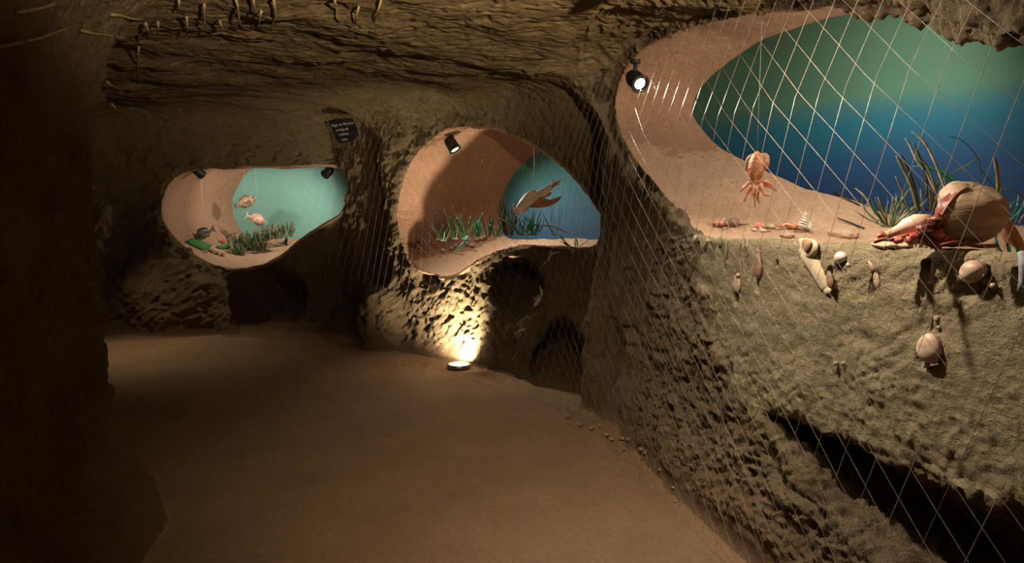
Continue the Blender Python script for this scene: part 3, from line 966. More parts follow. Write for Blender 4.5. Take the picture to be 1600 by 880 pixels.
def named_blade(root, Y, pts, w, kind):
    """one long blade following a drawn line at a distance Y"""
    q = [at_y(a, b, Y if not hasattr(Y, '__len__') else Y[i]) for i, (a, b) in enumerate(pts)]
    out = []
    for i in range(len(q) - 1):
        for j in range(4):
            t = j / 4
            p0 = q[max(i - 1, 0)]; p1 = q[i]; p2 = q[i + 1]; p3 = q[min(i + 2, len(q) - 1)]
            out.append(.5 * (2 * p1 + (p2 - p0) * t + (2 * p0 - 5 * p1 + 4 * p2 - p3) * t * t + (3 * p1 - p0 - 3 * p2 + p3) * t ** 3))
    out.append(q[-1])
    n = len(out)
    MB().tube(out, [w * .75 * (1 if i < n * .75 else max(.25, (n - i) / n * 3.5)) for i in range(n)], 6, flat=.3, up=(0.2, -1, .1)).build('blade', M_G[kind], root)
# ================================================================== far niche
def fish(label, head, tail, girth, Y, cols, spots=True, fins=(1, 1)):
    """small fish; head and tail given as points of the photograph at distance Y"""
    H, T = at_y(*head, Y[0]), at_y(*tail, Y[1])
    ax = (T - H); L = ax.length; ax.normalize()
    up_ = (Vector((0, 0, 1)) - ax * ax.z).normalized(); sd = ax.cross(up_)
    root = thing('fish', label, 'fish', (H + T) / 2)
    mb = MB(); seg = 16; n = 16; b = 0
    prof = [(0, .03), (.04, .30), (.10, .55), (.2, .82), (.32, .98), (.45, 1.0), (.58, .84), (.70, .58), (.8, .34), (.86, .22), (.9, .2)]
    for t, r in prof:
        c = H + ax * (t * L) - up_ * (girth * .06 * math.sin(t * 3))
        for kk in range(seg):
            a = 2 * math.pi * kk / seg
            mb.v.append(c + up_ * math.cos(a) * girth * .5 * r + sd * math.sin(a) * girth * .22 * r)
    for i in range(len(prof) - 1):
        for kk in range(seg):
            k2 = (kk + 1) % seg
            mb.f.append((i * seg + kk, i * seg + k2, (i + 1) * seg + k2, (i + 1) * seg + kk))
    mb.f.append(tuple(reversed(range(seg)))); mb.f.append(tuple((len(prof) - 1) * seg + kk for kk in range(seg)))
    mb.build('body', cols[0], root)
    M = Matrix((ax, up_, sd)).transposed().to_4x4(); M.translation = H
    g = girth
    MB().prism([(.86 * L, .09 * g), (.93 * L, .25 * g), (1.02 * L, .46 * g), (.97 * L, 0), (1.02 * L, -.46 * g), (.93 * L, -.25 * g), (.86 * L, -.09 * g)][::-1], .003, M).build('tail_fin', cols[1], root, False)
    MB().prism([(.22 * L, .38 * g), (.30 * L, .62 * g), (.42 * L, .68 * g), (.58 * L, .60 * g), (.72 * L, .42 * g), (.72 * L, .2 * g), (.45 * L, .38 * g)][::-1], .004, M).build('dorsal_fin', cols[1], root, False)
    MB().prism([(.50 * L, -.38 * g), (.60 * L, -.60 * g), (.70 * L, -.40 * g), (.68 * L, -.22 * g)], .004, M).build('anal_fin', cols[1], root, False)
    for sgn in (-1, 1):
        M2 = M @ Matrix.Translation((.24 * L, -.08 * g, sgn * g * .19)) @ Matrix.Rotation(sgn * -.5, 4, 'Y')
        MB().prism([(0, .05 * g), (.10 * L, .08 * g), (.2 * L, -.08 * g), (.14 * L, -.2 * g), (0, -.06 * g)], .003, M2).build('pectoral_fin', cols[1], root, False)
        MB().sphere(H + ax * (.10 * L) + up_ * (.10 * g) + sd * (sgn * g * .11), g * .055, seg=10, rings=6).build('eye', M_BLACK, root)
    return root

F1 = simple('brown_scales', (.20, .09, .05), (.50, .40, .28), rough=.5, scale=42, bump=.002)
F1b = simple('brown_fin', (.10, .045, .03), (.22, .12, .07), rough=.6)
F2 = simple('orange_white_scales', (.48, .20, .10), (.75, .62, .50), rough=.5, scale=20, bump=.002)
F2b = simple('pale_red_fin', (.60, .25, .17), (.78, .66, .55), rough=.6, scale=60)
F3 = simple('grey_scales', (.30, .26, .20), (.07, .06, .055), rough=.5, scale=36, bump=.002)
F3b = simple('grey_fin', (.06, .055, .05), (.14, .12, .10), rough=.6)
fish('speckled brown fish swimming level, topmost in the far niche', (400, 309), (366, 323), .135, (9.0, 9.02), (F1, F1b))
fish('orange and white fish nosing down before the turquoise backdrop', (416, 349), (384, 336), .12, (9.0, 9.0), (F2, F2b))
fish('grey silver fish just above the sandy floor at left of the far niche', (303, 372), (335, 357), .12, (8.7, 8.7), (F3, F3b))
for i, (a, b, Yq, lab) in enumerate([(383, 308, 9.0, 'thin thread holding up the topmost fish'), (402, 336, 9.0, 'thin thread holding up the orange and white fish'), (318, 359, 8.7, 'thin thread holding up the grey fish')]):
    q = at_y(a, b, Yq)
    tag(MB().tube([q, Vector((q.x, q.y, 2.35))], .0009, 4).build('thread', simple('nylon', (.5, .5, .5), rough=.3), loc=q), lab, 'thread')

# green mat, coral, stick
def on_niche(px, py, far=0.0):
    p, n = hit(px, py, 4, far)
    return p, n
M_MOSS = simple('green_felt', (.03, .14, .04), (.07, .22, .08), rough=.9, scale=50, bump=.004)
def mat_patch(label, outl, mat, th=.012, nm='algae_mat'):
    c = [on_niche(a, b)[0] for a, b in outl]
    cen = sum(c, Vector()) / len(c)
    c = c
    n = sum((on_niche(a, b)[1] for a, b in outl), Vector()).normalized()
    mb = MB(); N_ = len(c)
    ring2 = [cen + (p - cen) * .6 for p in c]
    mb.v = [p - n * .01 for p in c] + [p + n * th * .7 for p in c] + [p + n * th * 1.4 for p in ring2] + [cen + n * th * 1.6]
    for i in range(N_):
        j = (i + 1) % N_
        mb.f += [(i, j, N_ + j, N_ + i), (N_ + i, N_ + j, 2 * N_ + j, 2 * N_ + i), (2 * N_ + i, 2 * N_ + j, 3 * N_)]
    tag(mb.build(nm, mat, loc=cen), label, 'algae')
mat_patch('flat bright green algae mat below the grey fish', [(291, 377), (300, 373), (309, 375), (318, 379), (331, 384), (327, 388), (318, 390), (309, 386), (299, 382)], M_MOSS)
mat_patch('thin green algae strip left of the meadow in the far niche', [(337, 386), (346, 383), (358, 383), (359, 387), (347, 388)], M_MOSS)
M_RED = simple('red_coral', (.62, .10, .08), (.75, .30, .22), rough=.6, scale=50)
M_PINK = simple('pink_shell', (.70, .36, .28), (.78, .58, .48), rough=.6, scale=40)
def coral(px, py, label, size=.03, mat=M_RED, n=9):
    p, nn = on_niche(px, py)
    root = thing('coral', label, 'coral', p)
    mb = MB()
    for i in range(n):
        d = Vector((rnd.uniform(-1, 1), rnd.uniform(-1, 1), rnd.uniform(.3, 1.3))).normalized()
        mb.tube([p - Vector((0, 0, .005)), p + d * size * .5, p + d * size * rnd.uniform(.8, 1.2)], [size * .22, size * .16, size * .20], 6)
    mb.build('branches', mat, root)
    MB().sphere(p, size * .4, noise=.2).build('foot', mat, root)
coral(347, 379, 'small bright red coral beside the green strip in the far niche', .05)
q, n = on_niche(360, 389)
tw = thing('dead_twig', 'dark forked twig standing at the left end of the far meadow', 'twig', q)
MB().tube([q - Vector((0, 0, .01)), at_y(357, 378, q.y), at_y(353, 369, q.y + .01)], [.010, .009, .006], 6).build('stem', M_G['dark'], tw)
MB().tube([at_y(354.5, 371, q.y), at_y(350, 366, q.y + .03), at_y(344, 361, q.y + .05)], [.007, .006, .004], 6).build('branch', M_G['dark'], tw)
MB().tube([at_y(354.5, 372, q.y), at_y(361, 366, q.y + .03), at_y(370, 364, q.y + .05)], [.007, .006, .004], 6).build('branch', M_G['dark'], tw)

def stone(px, py, size, mat, label, name='stone', cat='stone', group=None, far=0.0, squash=.6):
    p, nn = hit(px, py, 4, far)
    mb = MB(); mb.sphere((0, 0, 0), (size, size * rnd.uniform(.7, 1), size * squash), seg=14, rings=9, noise=.22, nf=5, seed=rnd.randrange(99))
    q = Matrix.Rotation(rnd.uniform(0, 6), 4, 'Z')
    mb.v = [q @ v + p + nn * size * squash * .5 for v in mb.v]
    o = mb.build(name, mat, loc=p + nn * size * squash * .5)
    tag(o, label, cat, group)
    return o
M_STN = simple('dark_stone', (.05, .035, .028), (.10, .07, .05), rough=.9, scale=30, bump=.004)
M_PSTN = simple('sandy_stone', (.42, .29, .19), (.30, .19, .12), rough=.95, scale=30, bump=.004)
for a, b, s_ in [(328, 391, .025), (333, 393, .035), (340, 396, .03), (348, 398, .035), (356, 393, .02), (322, 394, .02)]:
    stone(a, b, s_, M_PSTN, 'sandy brown clod on the floor at the front of the far niche', group='clods in the far niche')

# meadow: rows of short stubby tufts
mi_ = 0
for row, (Yr, ptsr) in enumerate([(9.05, [(366 + 7.2 * i, 382 - 1.1 * i) for i in range(13)]), (8.9, [(364 + 7.4 * i, 387 - 1.2 * i - .05 * i * i) for i in range(11)])]):
    for (a, b) in ptsr:
        tuft(a + rnd.uniform(-2, 2), b, Yr, 12, .20 if row else .24, .07, ['meadow', 'olive', 'meadow', 'green'] if a > 388 or row else ['dark', 'green', 'meadow'],
             'short stubby grey-green seagrass tuft in the ' + ('front' if row else 'back') + ' row of the meadow in the far niche', w=.010, group=('front' if row else 'back') + ' row of meadow tufts in the far niche')
tuft(383, 373, 9.2, 9, .22, .07, ['dark'], 'dark spiky seagrass tuft rising at the left of the far meadow', w=.009)
tuft(446, 368, 9.2, 4, .17, .03, ['dark', 'teal'], 'tall single dark tuft at the right of the far meadow', w=.010)

# ================================================================== middle niche
Yn = 6.55
def grp(nm, label, px, py, Y):
    b = at_y(px, py, Y); return thing('seagrass_tuft', label, 'seagrass', b)
g_ = grp(0, 'tall bare brown-black seaweed stalk, leftmost in the middle niche', 667, 378, 6.75)
named_blade(g_, 6.75, [(672, 378), (666, 372), (666, 350), (667, 332)], .008, 'dark')
named_blade(g_, 6.75, [(670, 378), (672, 360), (667, 345)], .004, 'dark')
g_ = grp(0, 'dark forked seaweed stalk second from left in the middle niche', 684, 376, 6.75)
named_blade(g_, 6.75, [(683, 375), (681, 350), (678, 324)], .010, 'dark')
named_blade(g_, 6.75, [(686, 375), (685, 355), (680, 332)], .008, 'dark')
named_blade(g_, 6.75, [(688, 376), (700, 358), (706, 340)], .006, 'dark')
tuft(692, 375, 6.75, 14, .20, .12, ['dark', 'dark', 'green'], 'low tangle of dark seaweed at left of the middle niche', w=.006)
tuft(712, 372, 6.7, 14, .33, .11, ['dark', 'green', 'green', 'olive'], 'tall dark green seagrass tuft with bent tips in the middle niche', w=.006)
tuft(728, 372, 6.6, 18, .26, .14, ['green', 'green', 'dark', 'olive'], 'bushy green seagrass tuft at the ledge of the middle niche', w=.006)
tuft(747, 368, 6.65, 12, .24, .07, ['teal', 'teal', 'green'], 'upright teal seagrass tuft left of centre in the middle niche', w=.007)
tuft(763, 368, 6.65, 10, .24, .06, ['teal', 'green'], 'upright teal seagrass tuft right of centre in the middle niche', w=.007)
tuft(777, 368, 6.6, 10, .16, .10, ['teal', 'green', 'olive'], 'short teal and green tuft before the brown wall edge', w=.006)
tuft(796, 366, 6.45, 22, .36, .12, ['dark', 'olive', 'green', 'dark'], 'tall dark tuft below the tail of the hanging squid', w=.007)
tuft(815, 366, 6.3, 20, .20, .17, ['teal', 'teal', 'green'], 'spreading teal tuft below the hanging squid', w=.006)
tuft(833, 366, 6.25, 16, .26, .11, ['teal', 'green', 'teal'], 'teal tuft under the brown fin of the hanging squid', w=.006)
tuft(866, 366, 6.3, 9, .30, .16, ['dark'], 'thin dark arching stalks before the blue backdrop', w=.003)
tuft(899, 366, 5.75, 8, .13, .12, ['teal', 'green'], 'small teal tuft at the right end of the middle niche ledge', w=.005, lean=-.4)
g_ = grp(0, 'loose pale teal blade lying over the ledge of the middle niche', 705, 395, 6.5)
named_blade(g_, [6.6, 6.5, 6.45], [(734, 369), (722, 382), (710, 393)], .014, 'teal')
g_ = grp(0, 'pale fallen blade bent over the ledge below the squid', 850, 366, 5.9)
named_blade(g_, 5.95, [(842, 353), (858, 353), (873, 358), (888, 365)], .008, 'pale')
for pts, w in (([(812, 367), (820, 361), (828, 360), (835, 366)], .005), ([(779, 340), (791, 346), (803, 354)], .006)):
    g_ = grp(0, 'pale curled grass blade on the ledge below the squid' if w == .005 else 'pale broken grass blade leaning across the dark tuft', *pts[0], 6.0)
    named_blade(g_, 6.05, pts, w, 'pale')
stone(646, 384, .045, M_STN, 'dark stone on the sand at the far left of the middle niche')
stone(652, 380, .03, M_STN, 'smaller dark stone behind the other at left of the middle niche')
stone(676, 381, .022, M_RED, 'small red shell at the foot of the dark stalks', 'small_shell', 'shell')
stone(692, 391, .024, M_PINK, 'small pink shell on the sand of the middle niche', 'small_shell', 'shell')
for a, b in ((757, 371), (752, 373), (745, 375), (737, 384), (730, 381), (706, 388), (712, 384)):
    stone(a, b, .035, M_PSTN, 'pale sandy clod along the ledge of the middle niche', group='clods on the middle ledge')
stone(852, 367, .022, M_RED, 'tiny reddish shell on the ledge under the squid', 'small_shell', 'shell')

# hanging squid of the middle niche
Y0 = 6.0
sq = thing('hanging_squid', 'white and brown squid hanging on a thread in the middle niche', 'squid', at_y(832, 312, Y0))
M_WH = simple('white_skin', (.78, .68, .58), (.62, .46, .36), rough=.5, scale=10, bump=.003)
M_BR = simple('brown_skin', (.42, .17, .09), (.26, .10, .06), rough=.6, scale=24, bump=.004)
def pth(pts, Y=Y0): return [at_y(a, b, Y + (c if False else 0)) for a, b in pts]
MB().tube(pth([(806, 330), (811, 326), (818, 319), (826, 311), (834, 305), (840, 303)]), [.012, .032, .045, .055, .052, .030], 16).build('mantle', M_WH, sq)
MB().tube(pth([(839, 303.5), (846, 302), (854, 298), (861, 292)]), [.030, .036, .034, .022], 12).build('head', M_WH, sq)
for i, (a, b, dy) in enumerate([(877, 281, .0), (872, 283, .03), (869, 282, -.03), (864, 279, .05), (874, 287, -.02), (867, 289, .05)]):
    MB().tube([at_y(856, 297, Y0), at_y((859 + a) / 2, (295 + b) / 2 + rnd.uniform(-1.5, 1.5), Y0 + dy / 2), at_y(a, b, Y0 + dy)], [.014, .009, .003], 8).build('tentacle', M_WH if i % 2 else M_BR, sq)
def plate(parent, name, outl, Y, th, mat, tilt=(0, 0)):
    """thin organic fin with soft rim, outline in photograph points"""
    c0 = (sum(a for a, b in outl) / len(outl), sum(b for a, b in outl) / len(outl))
    sm_ = smooth_poly(outl, 3)
    def P_(a, b): return at_y(a, b, Y + tilt[0] * (a - c0[0]) * Y / F_PX + tilt[1] * (b - c0[1]) * Y / F_PX)
    rim = [P_(a, b) for a, b in sm_]
    mid_ = [P_(c0[0] + (a - c0[0]) * .7, c0[1] + (b - c0[1]) * .7) for a, b in sm_]
    f = Vector((0, -1, 0)); n = len(rim); mb = MB()
    mb.v = rim + [p + f * th for p in mid_] + [p - f * th for p in mid_] + [P_(*c0) + f * th * 1.2, P_(*c0) - f * th * 1.2]
    for i in range(n):
        j = (i + 1) % n
        mb.f += [(i, j, n + j, n + i), (n + i, n + j, 3 * n), (j, i, 2 * n + i, 2 * n + j), (2 * n + j, 2 * n + i, 3 * n + 1)]
    return mb.build(name, mat, parent)
M_FIN = simple('pinkish_fin', (.72, .42, .30), (.55, .28, .18), rough=.6, scale=20)
plate(sq, 'tail_fin', [(800, 324), (806, 326), (812, 325), (811, 331), (808, 338), (805, 337)], Y0 + .01, .010, M_FIN, (.5, .3))
plate(sq, 'fin', [(823, 322), (835, 308), (845, 303), (852, 310), (862, 313), (870, 310), (877, 307), (872, 315), (862, 321), (850, 324), (838, 325)], Y0 + .06, .012, M_BR, (.4, .3))
plate(sq, 'fin', [(845, 303), (852, 299), (858, 300), (862, 302), (857, 307), (850, 308)], Y0 + .05, .010, M_BR)
plate(sq, 'fin', [(812, 327), (822, 322), (830, 320), (824, 329), (816, 332)], Y0 + .05, .008, M_FIN)
q = at_y(834, 305, Y0)
MB().tube([q, Vector((q.x, q.y, 2.4))], .0022, 5).build('thread', simple('white_thread', (.7, .7, .66), rough=.4), sq)

# ================================================================== near niche
def ledge(px, py, back=0.0):
    """point on the ledge, seen at that place of the photograph"""
    p, n = hit(px, py, 5); return p
# orange cuttlefish
Y1 = 3.45
cu_ = thing('hanging_cuttlefish', 'orange cuttlefish hanging head down before the near sandy slope', 'cuttlefish', at_y(1181, 270, Y1))
M_OR = simple('orange_skin', (.34, .07, .02), (.48, .24, .11), rough=.45, scale=60, bump=.006, spec=.5)
M_ORF = simple('frilly_fin', (.24, .10, .05), (.42, .24, .13), rough=.6, scale=46, bump=.006)
M_ORP = simple('pale_orange_arm', (.56, .30, .18), (.44, .14, .06), rough=.45, scale=40, bump=.003, spec=.5)
MB().tube([at_y(a, b, Y1 - c) for a, b, c in [(1183, 238, 0), (1183, 243, .01), (1182, 252, .02), (1181, 264, .025), (1181, 274, .02), (1181, 281, .01)]],
          [.010, .024, .036, .039, .036, .026], 20).build('mantle', M_OR, cu_)
plate(cu_, 'fin', [(1180, 241), (1170, 243), (1165, 250), (1164, 258), (1165, 266), (1171, 270), (1179, 266)], Y1 + .01, .008, M_ORF)
plate(cu_, 'fin', [(1186, 244), (1193, 239), (1200, 241), (1203, 250), (1201, 260), (1196, 267), (1187, 264)], Y1 + .01, .008, M_ORF)
MB().tube([at_y(a, b, Y1 - .01) for a, b in [(1181, 277), (1182, 283), (1182, 288)]], [.030, .034, .022], 16).build('head', M_ORP, cu_)
for sgn in (-1, 1):
    MB().sphere(at_y(1182 + sgn * 8, 282, Y1 - .02), .010, seg=12, rings=8).build('eye', M_BLACK, cu_)
for i, pts in enumerate([[(1178, 284), (1172, 286), (1166, 292), (1162, 297)], [(1179, 285), (1175, 292), (1170, 300), (1166, 310)], [(1180, 286), (1178, 294), (1177, 302)],
                         [(1182, 286), (1182, 296), (1180, 306), (1180, 317)], [(1184, 286), (1184, 295), (1183, 304), (1186, 312)], [(1186, 285), (1189, 293), (1192, 301), (1199, 302)],
                         [(1187, 284), (1194, 284), (1200, 288), (1207, 297)], [(1185, 284), (1191, 288), (1197, 290), (1201, 293)]]):
    MB().tube([at_y(a, b, Y1 - .02 + .012 * math.sin(i * 2.1) * j) for j, (a, b) in enumerate([(1182 + (a - 1182) * 1.25, b + (b - 284) * .22) for a, b in pts])], [.011, .010, .007, .003][:len(pts)], 8).build('arm', M_ORP, cu_)
q = at_y(1183, 239, Y1)
MB().tube([q, Vector((q.x, q.y, 2.5))], .0008, 4).build('thread', simple('thin_thread', (.4, .4, .38), rough=.4), cu_)

# giant sea snail
sn = ledge(1512, 386)
bz = 1.375
cx = at_y(1517, 330, 2.12)
rt = thing('giant_sea_snail', 'giant tan sea snail shell with fleshy white and red body on the near ledge', 'sea snail', (cx.x, cx.y, bz))
M_SHELL = simple('tan_shell', (.20, .135, .09), (.34, .245, .165), rough=.6, scale=9, bump=.006, stretch=(1, 1, 4), spec=.35)
M_FLESH = simple('raw_flesh', (.34, .05, .035), (.58, .20, .14), rough=.25, scale=26, bump=.004, spec=.6, coat=.3)
M_BODY = simple('pale_body', (.74, .62, .50), (.60, .28, .20), rough=.4, scale=8, bump=.003, coat=.2)
M_DFL = simple('dark_flesh', (.10, .025, .02), (.17, .05, .03), rough=.4, scale=30, bump=.004)
def helico(turns, R, T, Wx, seg, n, th0, ecc=1.12):
    """helicospiral shell: R final tube radius, T drop per radius, Wx growth per turn"""
    v, f = [], []
    for i in range(n + 1):
        th = turns * 2 * math.pi * i / n
        sc = Wx ** ((th - turns * 2 * math.pi) / (2 * math.pi))
        r = R * sc; cr = R * .82 * sc; zc = -T * R * sc
        for k in range(seg):
            a = 2 * math.pi * k / seg
            rr = r * (1 + .010 * math.sin(9 * a) + .022 * math.sin(7 * th) * max(0, math.sin(a)) + .012 * math.sin(23 * th + 2 * math.sin(3 * a)) + .05 * math.exp(-((a - 2.0) / .25) ** 2) - .05 * math.exp(-((a - 1.5) / .2) ** 2))
            rad = cr + rr * math.cos(a)
            v.append(Vector((rad * math.cos(th + th0), -rad * math.sin(th + th0), zc + rr * ecc * math.sin(a))))
    for i in range(n):
        for k in range(seg):
            k2 = (k + 1) % seg
            f.append((i * seg + k, i * seg + k2, (i + 1) * seg + k2, (i + 1) * seg + k))
    return v, f
v, f = helico(3.6, .084, 1.02, 2.3, 36, 150, math.radians(360 - 218 - 0.6 * 360))
mb = MB(); c0 = Vector((cx.x, cx.y, bz))
Ms = Matrix.Translation((cx.x, cx.y, bz + .195)) @ Matrix.Rotation(.08, 4, 'Y') @ Matrix.Rotation(.42, 4, 'X')
mb.v = [Ms @ p for p in v]; mb.f = f
sh = mb.build('shell', M_SHELL, rt)
so = sh.modifiers.new('thickness', 'SOLIDIFY'); so.thickness = .006; so.offset = -1
ap = sum(mb.v[-36:], Vector()) / 36
# aperture lip and flesh
rimp = mb.v[-36:]
MB().tube(rimp + rimp[:2], .0045, 8).build('aperture_lip', simple('brown_lip', (.16, .06, .035), (.26, .11, .07), rough=.4, scale=40), rt)
MB().sphere(ap + (cx - ap) * .15, (.05, .05, .075), noise=.25, nf=4, seed=3).build('mantle_flesh', M_DFL, rt)
wz = bz
a0 = at_y(1452, 352, 2.1); a1 = at_y(1428, 350, 2.12); a2 = at_y(1405, 360, 2.14); a3 = at_y(1384, 368, 2.15); 
MB().tube([a0, a1, (a1 + a2) / 2 + Vector((0, 0, .003)), a2, a3], [.034, .030, .024, .018, .011], 18).build('body', M_BODY, rt)
MB().sphere(at_y(1378, 368, 2.15), (.014, .012, .011), noise=.2, seed=6).build('mouth', M_FLESH, rt)
for i, (a, b, s3) in enumerate([(1465, 345, .022), (1458, 366, .032), (1440, 372, .026), (1448, 360, .024), (1424, 374, .020), (1473, 372, .028), (1462, 382, .018), (1404, 375, .014)]):
    MB().sphere(at_y(a, b, 2.06 + .015 * (i % 3)), (s3, s3 * .9, s3 * .8), seg=18, rings=12, noise=.35, nf=5, seed=20 + i).build('flesh_fold', M_FLESH if i % 3 else M_DFL, rt)
for i, pts in enumerate([[(1394, 373), (1412, 369), (1425, 366), (1440, 363)], [(1470, 383), (1490, 379), (1505, 380), (1512, 376)], [(1396, 376), (1380, 374), (1366, 378)], [(1500, 381), (1530, 385), (1558, 384)]]):
    MB().tube([at_y(a, b, 2.02 if i in (1, 3) else 2.08) for a, b in pts], [.004, .006, .006, .004][:len(pts)], 8).build('tentacle', M_FLESH if i % 2 == 0 else M_DFL, rt)
# rear foot of the snail
MB().tube([at_y(1560, 345, 2.22), at_y(1580, 368, 2.16), at_y(1596, 386, 2.1)], [.03, .022, .012], 12).build('rear_foot', simple('tan_foot', (.50, .26, .15), (.36, .18, .10), rough=.5, scale=30, bump=.003), rt)

# grasses round the snail
def gset(label, px, py, Y, blades):
    b = at_y(px, py, Y)
    r_ = thing('seagrass_tuft', label, 'seagrass', b)
    for pts, w, kd in blades: named_blade(r_, Y, pts, w, kd)
gset('tall encrusted pale seaweed blades arching left behind the giant shell', 1475, 300, 2.5,
     [([(1480, 310), (1471, 280), (1459, 250), (1444, 222), (1424, 205)], .007, 'pale'), ([(1462, 300), (1447, 270), (1432, 250), (1422, 228), (1414, 216)], .006, 'pale'),
      ([(1464, 300), (1450, 262), (1438, 250), (1432, 236)], .007, 'olive')])
gset('broad dark and green seaweed blades left of the giant shell', 1430, 320, 2.5,
     [([(1434, 330), (1424, 292), (1410, 262), (1400, 243)], .010, 'olive'), ([(1436, 330), (1428, 290), (1418, 262), (1407, 240)], .008, 'dark'),
      ([(1447, 310), (1449, 290), (1443, 262), (1428, 222)], .007, 'dark'), ([(1421, 330), (1410, 300), (1399, 275)], .006, 'olive')])
gset('teal frond stretching over the top of the giant shell', 1470, 280, 2.55, [([(1500, 285), (1478, 272), (1450, 262), (1426, 260)], .009, 'teal'), ([(1498, 290), (1480, 278), (1462, 268)], .007, 'green')])
gset('thin olive stalks crossing behind the giant shell', 1500, 280, 2.75, [([(1480, 275), (1505, 262), (1525, 250), (1541, 242)], .005, 'olive'), ([(1558, 300), (1548, 285), (1535, 268), (1530, 262)], .003, 'dark'), ([(1530, 250), (1515, 230), (1500, 218), (1481, 213)], .003, 'dark'), ([(1530, 290), (1532, 270), (1530, 250)], .003, 'dark')])
gset('upright mottled green blade at the right of the giant shell', 1558, 300, 2.3, [([(1559, 305), (1560, 285), (1558, 265), (1553, 245)], .012, 'olive'), ([(1562, 300), (1562, 280), (1560, 255)], .004, 'pale')])
gset('pale bent twig lying on the slope left of the grasses', 1366, 330, 2.9, [([(1372, 346), (1362, 325), (1350, 306), (1336, 294)], .006, 'pale')])
gset('pale forked grass blade between the snail body and the tall blades', 1412, 320, 2.5, [([(1410, 330), (1411, 312), (1420, 298), (1436, 290)], .005, 'olive'), ([(1413, 325), (1409, 308)], .004, 'pale')])
tuft(1392, 350, 2.55, 34, .13, .12, ['olive', 'green', 'olive', 'pale'], 'bushy olive and green grass tuft left of the snail body', w=.0035)
tuft(1425, 345, 2.6, 24, .16, .10, ['green', 'olive', 'dark'], 'green grass tuft directly behind the snail body', w=.0035)
tuft(1455, 325, 2.6, 16, .15, .08, ['dark', 'olive'], 'dark grass tuft behind the left rim of the giant shell', w=.0035)
tuft(1592, 355, 2.35, 30, .16, .10, ['teal', 'green', 'teal', 'dark'], 'teal grass tuft at the right edge beside the giant shell', w=.004)
tuft(1575, 340, 2.5, 16, .15, .08, ['teal', 'green'], 'teal grass tuft behind the right side of the giant shell', w=.004)
gset('loose white and teal strands at the far right edge', 1595, 340, 2.2, [([(1592, 350), (1597, 340), (1603, 333)], .004, 'pale'), ([(1572, 322), (1585, 315), (1600, 316)], .003, 'teal'), ([(1570, 295), (1585, 298), (1600, 310)], .003, 'olive')])
for (A, B, lab) in [((1276, 287), (1345, 322), 'long dark stalk lying across the upper sandy slope'), ((1298, 290), (1350, 318), 'thin dark stalk beside the longer one on the slope'), ((1310, 342), (1352, 358), 'short dark stalk lying low on the slope left of the grasses')]:
    q0 = hit(*A)[0]; q1 = hit(*B)[0]; qm = hit((A[0] + B[0]) / 2, (A[1] + B[1]) / 2)[0]
    up = Vector((-.25, -.25, .12)).normalized() * .015
    tag(MB().tube([q0 + up, qm + up, q1 + up], [.003, .005, .004], 6).build('fallen_stalk', M_G['dark'], loc=qm), lab, 'stalk')

# ledge finds
def put(px, py): return ledge(px, py)
p = put(1124, 354)
cb = thing('crab_remains', 'reddish brown crab remains, leftmost find on the near ledge', 'crab', p)
M_CR = simple('crab_red', (.40, .14, .09), (.62, .36, .26), rough=.5, scale=40, bump=.002)
MB().sphere(p + Vector((0, 0, .018)), (.035, .028, .016), noise=.2, seed=4).build('carapace', M_CR, cb)
for i in range(6):
    a = i * 1.05
    d = Vector((math.cos(a), math.sin(a), 0))
    MB().tube([p + d * .025 + Vector((0, 0, .015)), p + d * .05 + Vector((0, 0, .03)), p + d * .07], [.006, .005, .003], 6).build('leg', M_CR, cb)
p = put(1143, 353)
cb = thing('broken_shell', 'dark hollow shell half with pink rim beside the crab remains', 'shell', p)
MB().sphere(p + Vector((0, 0, .02)), (.05, .035, .028), noise=.2, seed=8).build('valve', simple('dark_valve', (.16, .10, .07), (.30, .20, .14), rough=.7, scale=30), cb)
MB().tube([p + Vector((.05 * math.cos(a * .35), .035 * math.sin(a * .35), .02 + .025 * math.sin(a * .35))) for a in range(0, 10)], .005, 6).build('rim', M_PINK, cb)
MB().tube([p + Vector((.04, 0, .008)), p + Vector((.095, -.01, .01))], [.004, .002], 6).build('spine', M_G['dark'], cb)
coral(1187, 357, 'pink coral cluster on the near ledge', .035, simple('pink_coral', (.75, .28, .20), (.80, .50, .40), rough=.5), 12)
stone(1178, 360, .016, M_PINK, 'tiny pink shell left of the pink coral', 'small_shell', 'shell')
stone(1193, 362, .018, simple('white_shell', (.8, .72, .6), (.7, .6, .48), rough=.6), 'white shell chip right below the pink coral', 'small_shell', 'shell')
stone(1204, 356, .026, simple('greenish_stone', (.40, .40, .24), (.52, .46, .30), rough=.8), 'rounded greenish pebble on the near ledge', 'pebble', 'pebble')
stone(1202, 361, .012, M_RED, 'tiny red shell in front of the greenish pebble', 'small_shell', 'shell')
p = put(1228, 358)
sp = thing('shrimp', 'curled orange-red shrimp lying on the near ledge', 'shrimp', p)
M_SH = simple('shrimp_red', (.55, .14, .05), (.66, .25, .12), rough=.3, scale=50, spec=.6)
MB().tube([p + Vector((-.035 + .012 * i, -.004 * (i - 3) ** 2 * .3, .014 + .010 * math.sin(i * .55))) for i in range(8)], [.006, .009, .012, .014, .015, .015, .012, .008], 12).build('body', M_SH, sp)
MB().tube([p + Vector((-.035, 0, .014)), p + Vector((-.06, .0, .022)), p + Vector((-.075, -.005, .03))], [.005, .003, .001], 6).build('antenna', M_SH, sp)
MB().tube([p + Vector((.045, 0, .02)), p + Vector((.055, -.01, .008))], [.008, .012], 8).build('tail_fan', M_SH, sp)

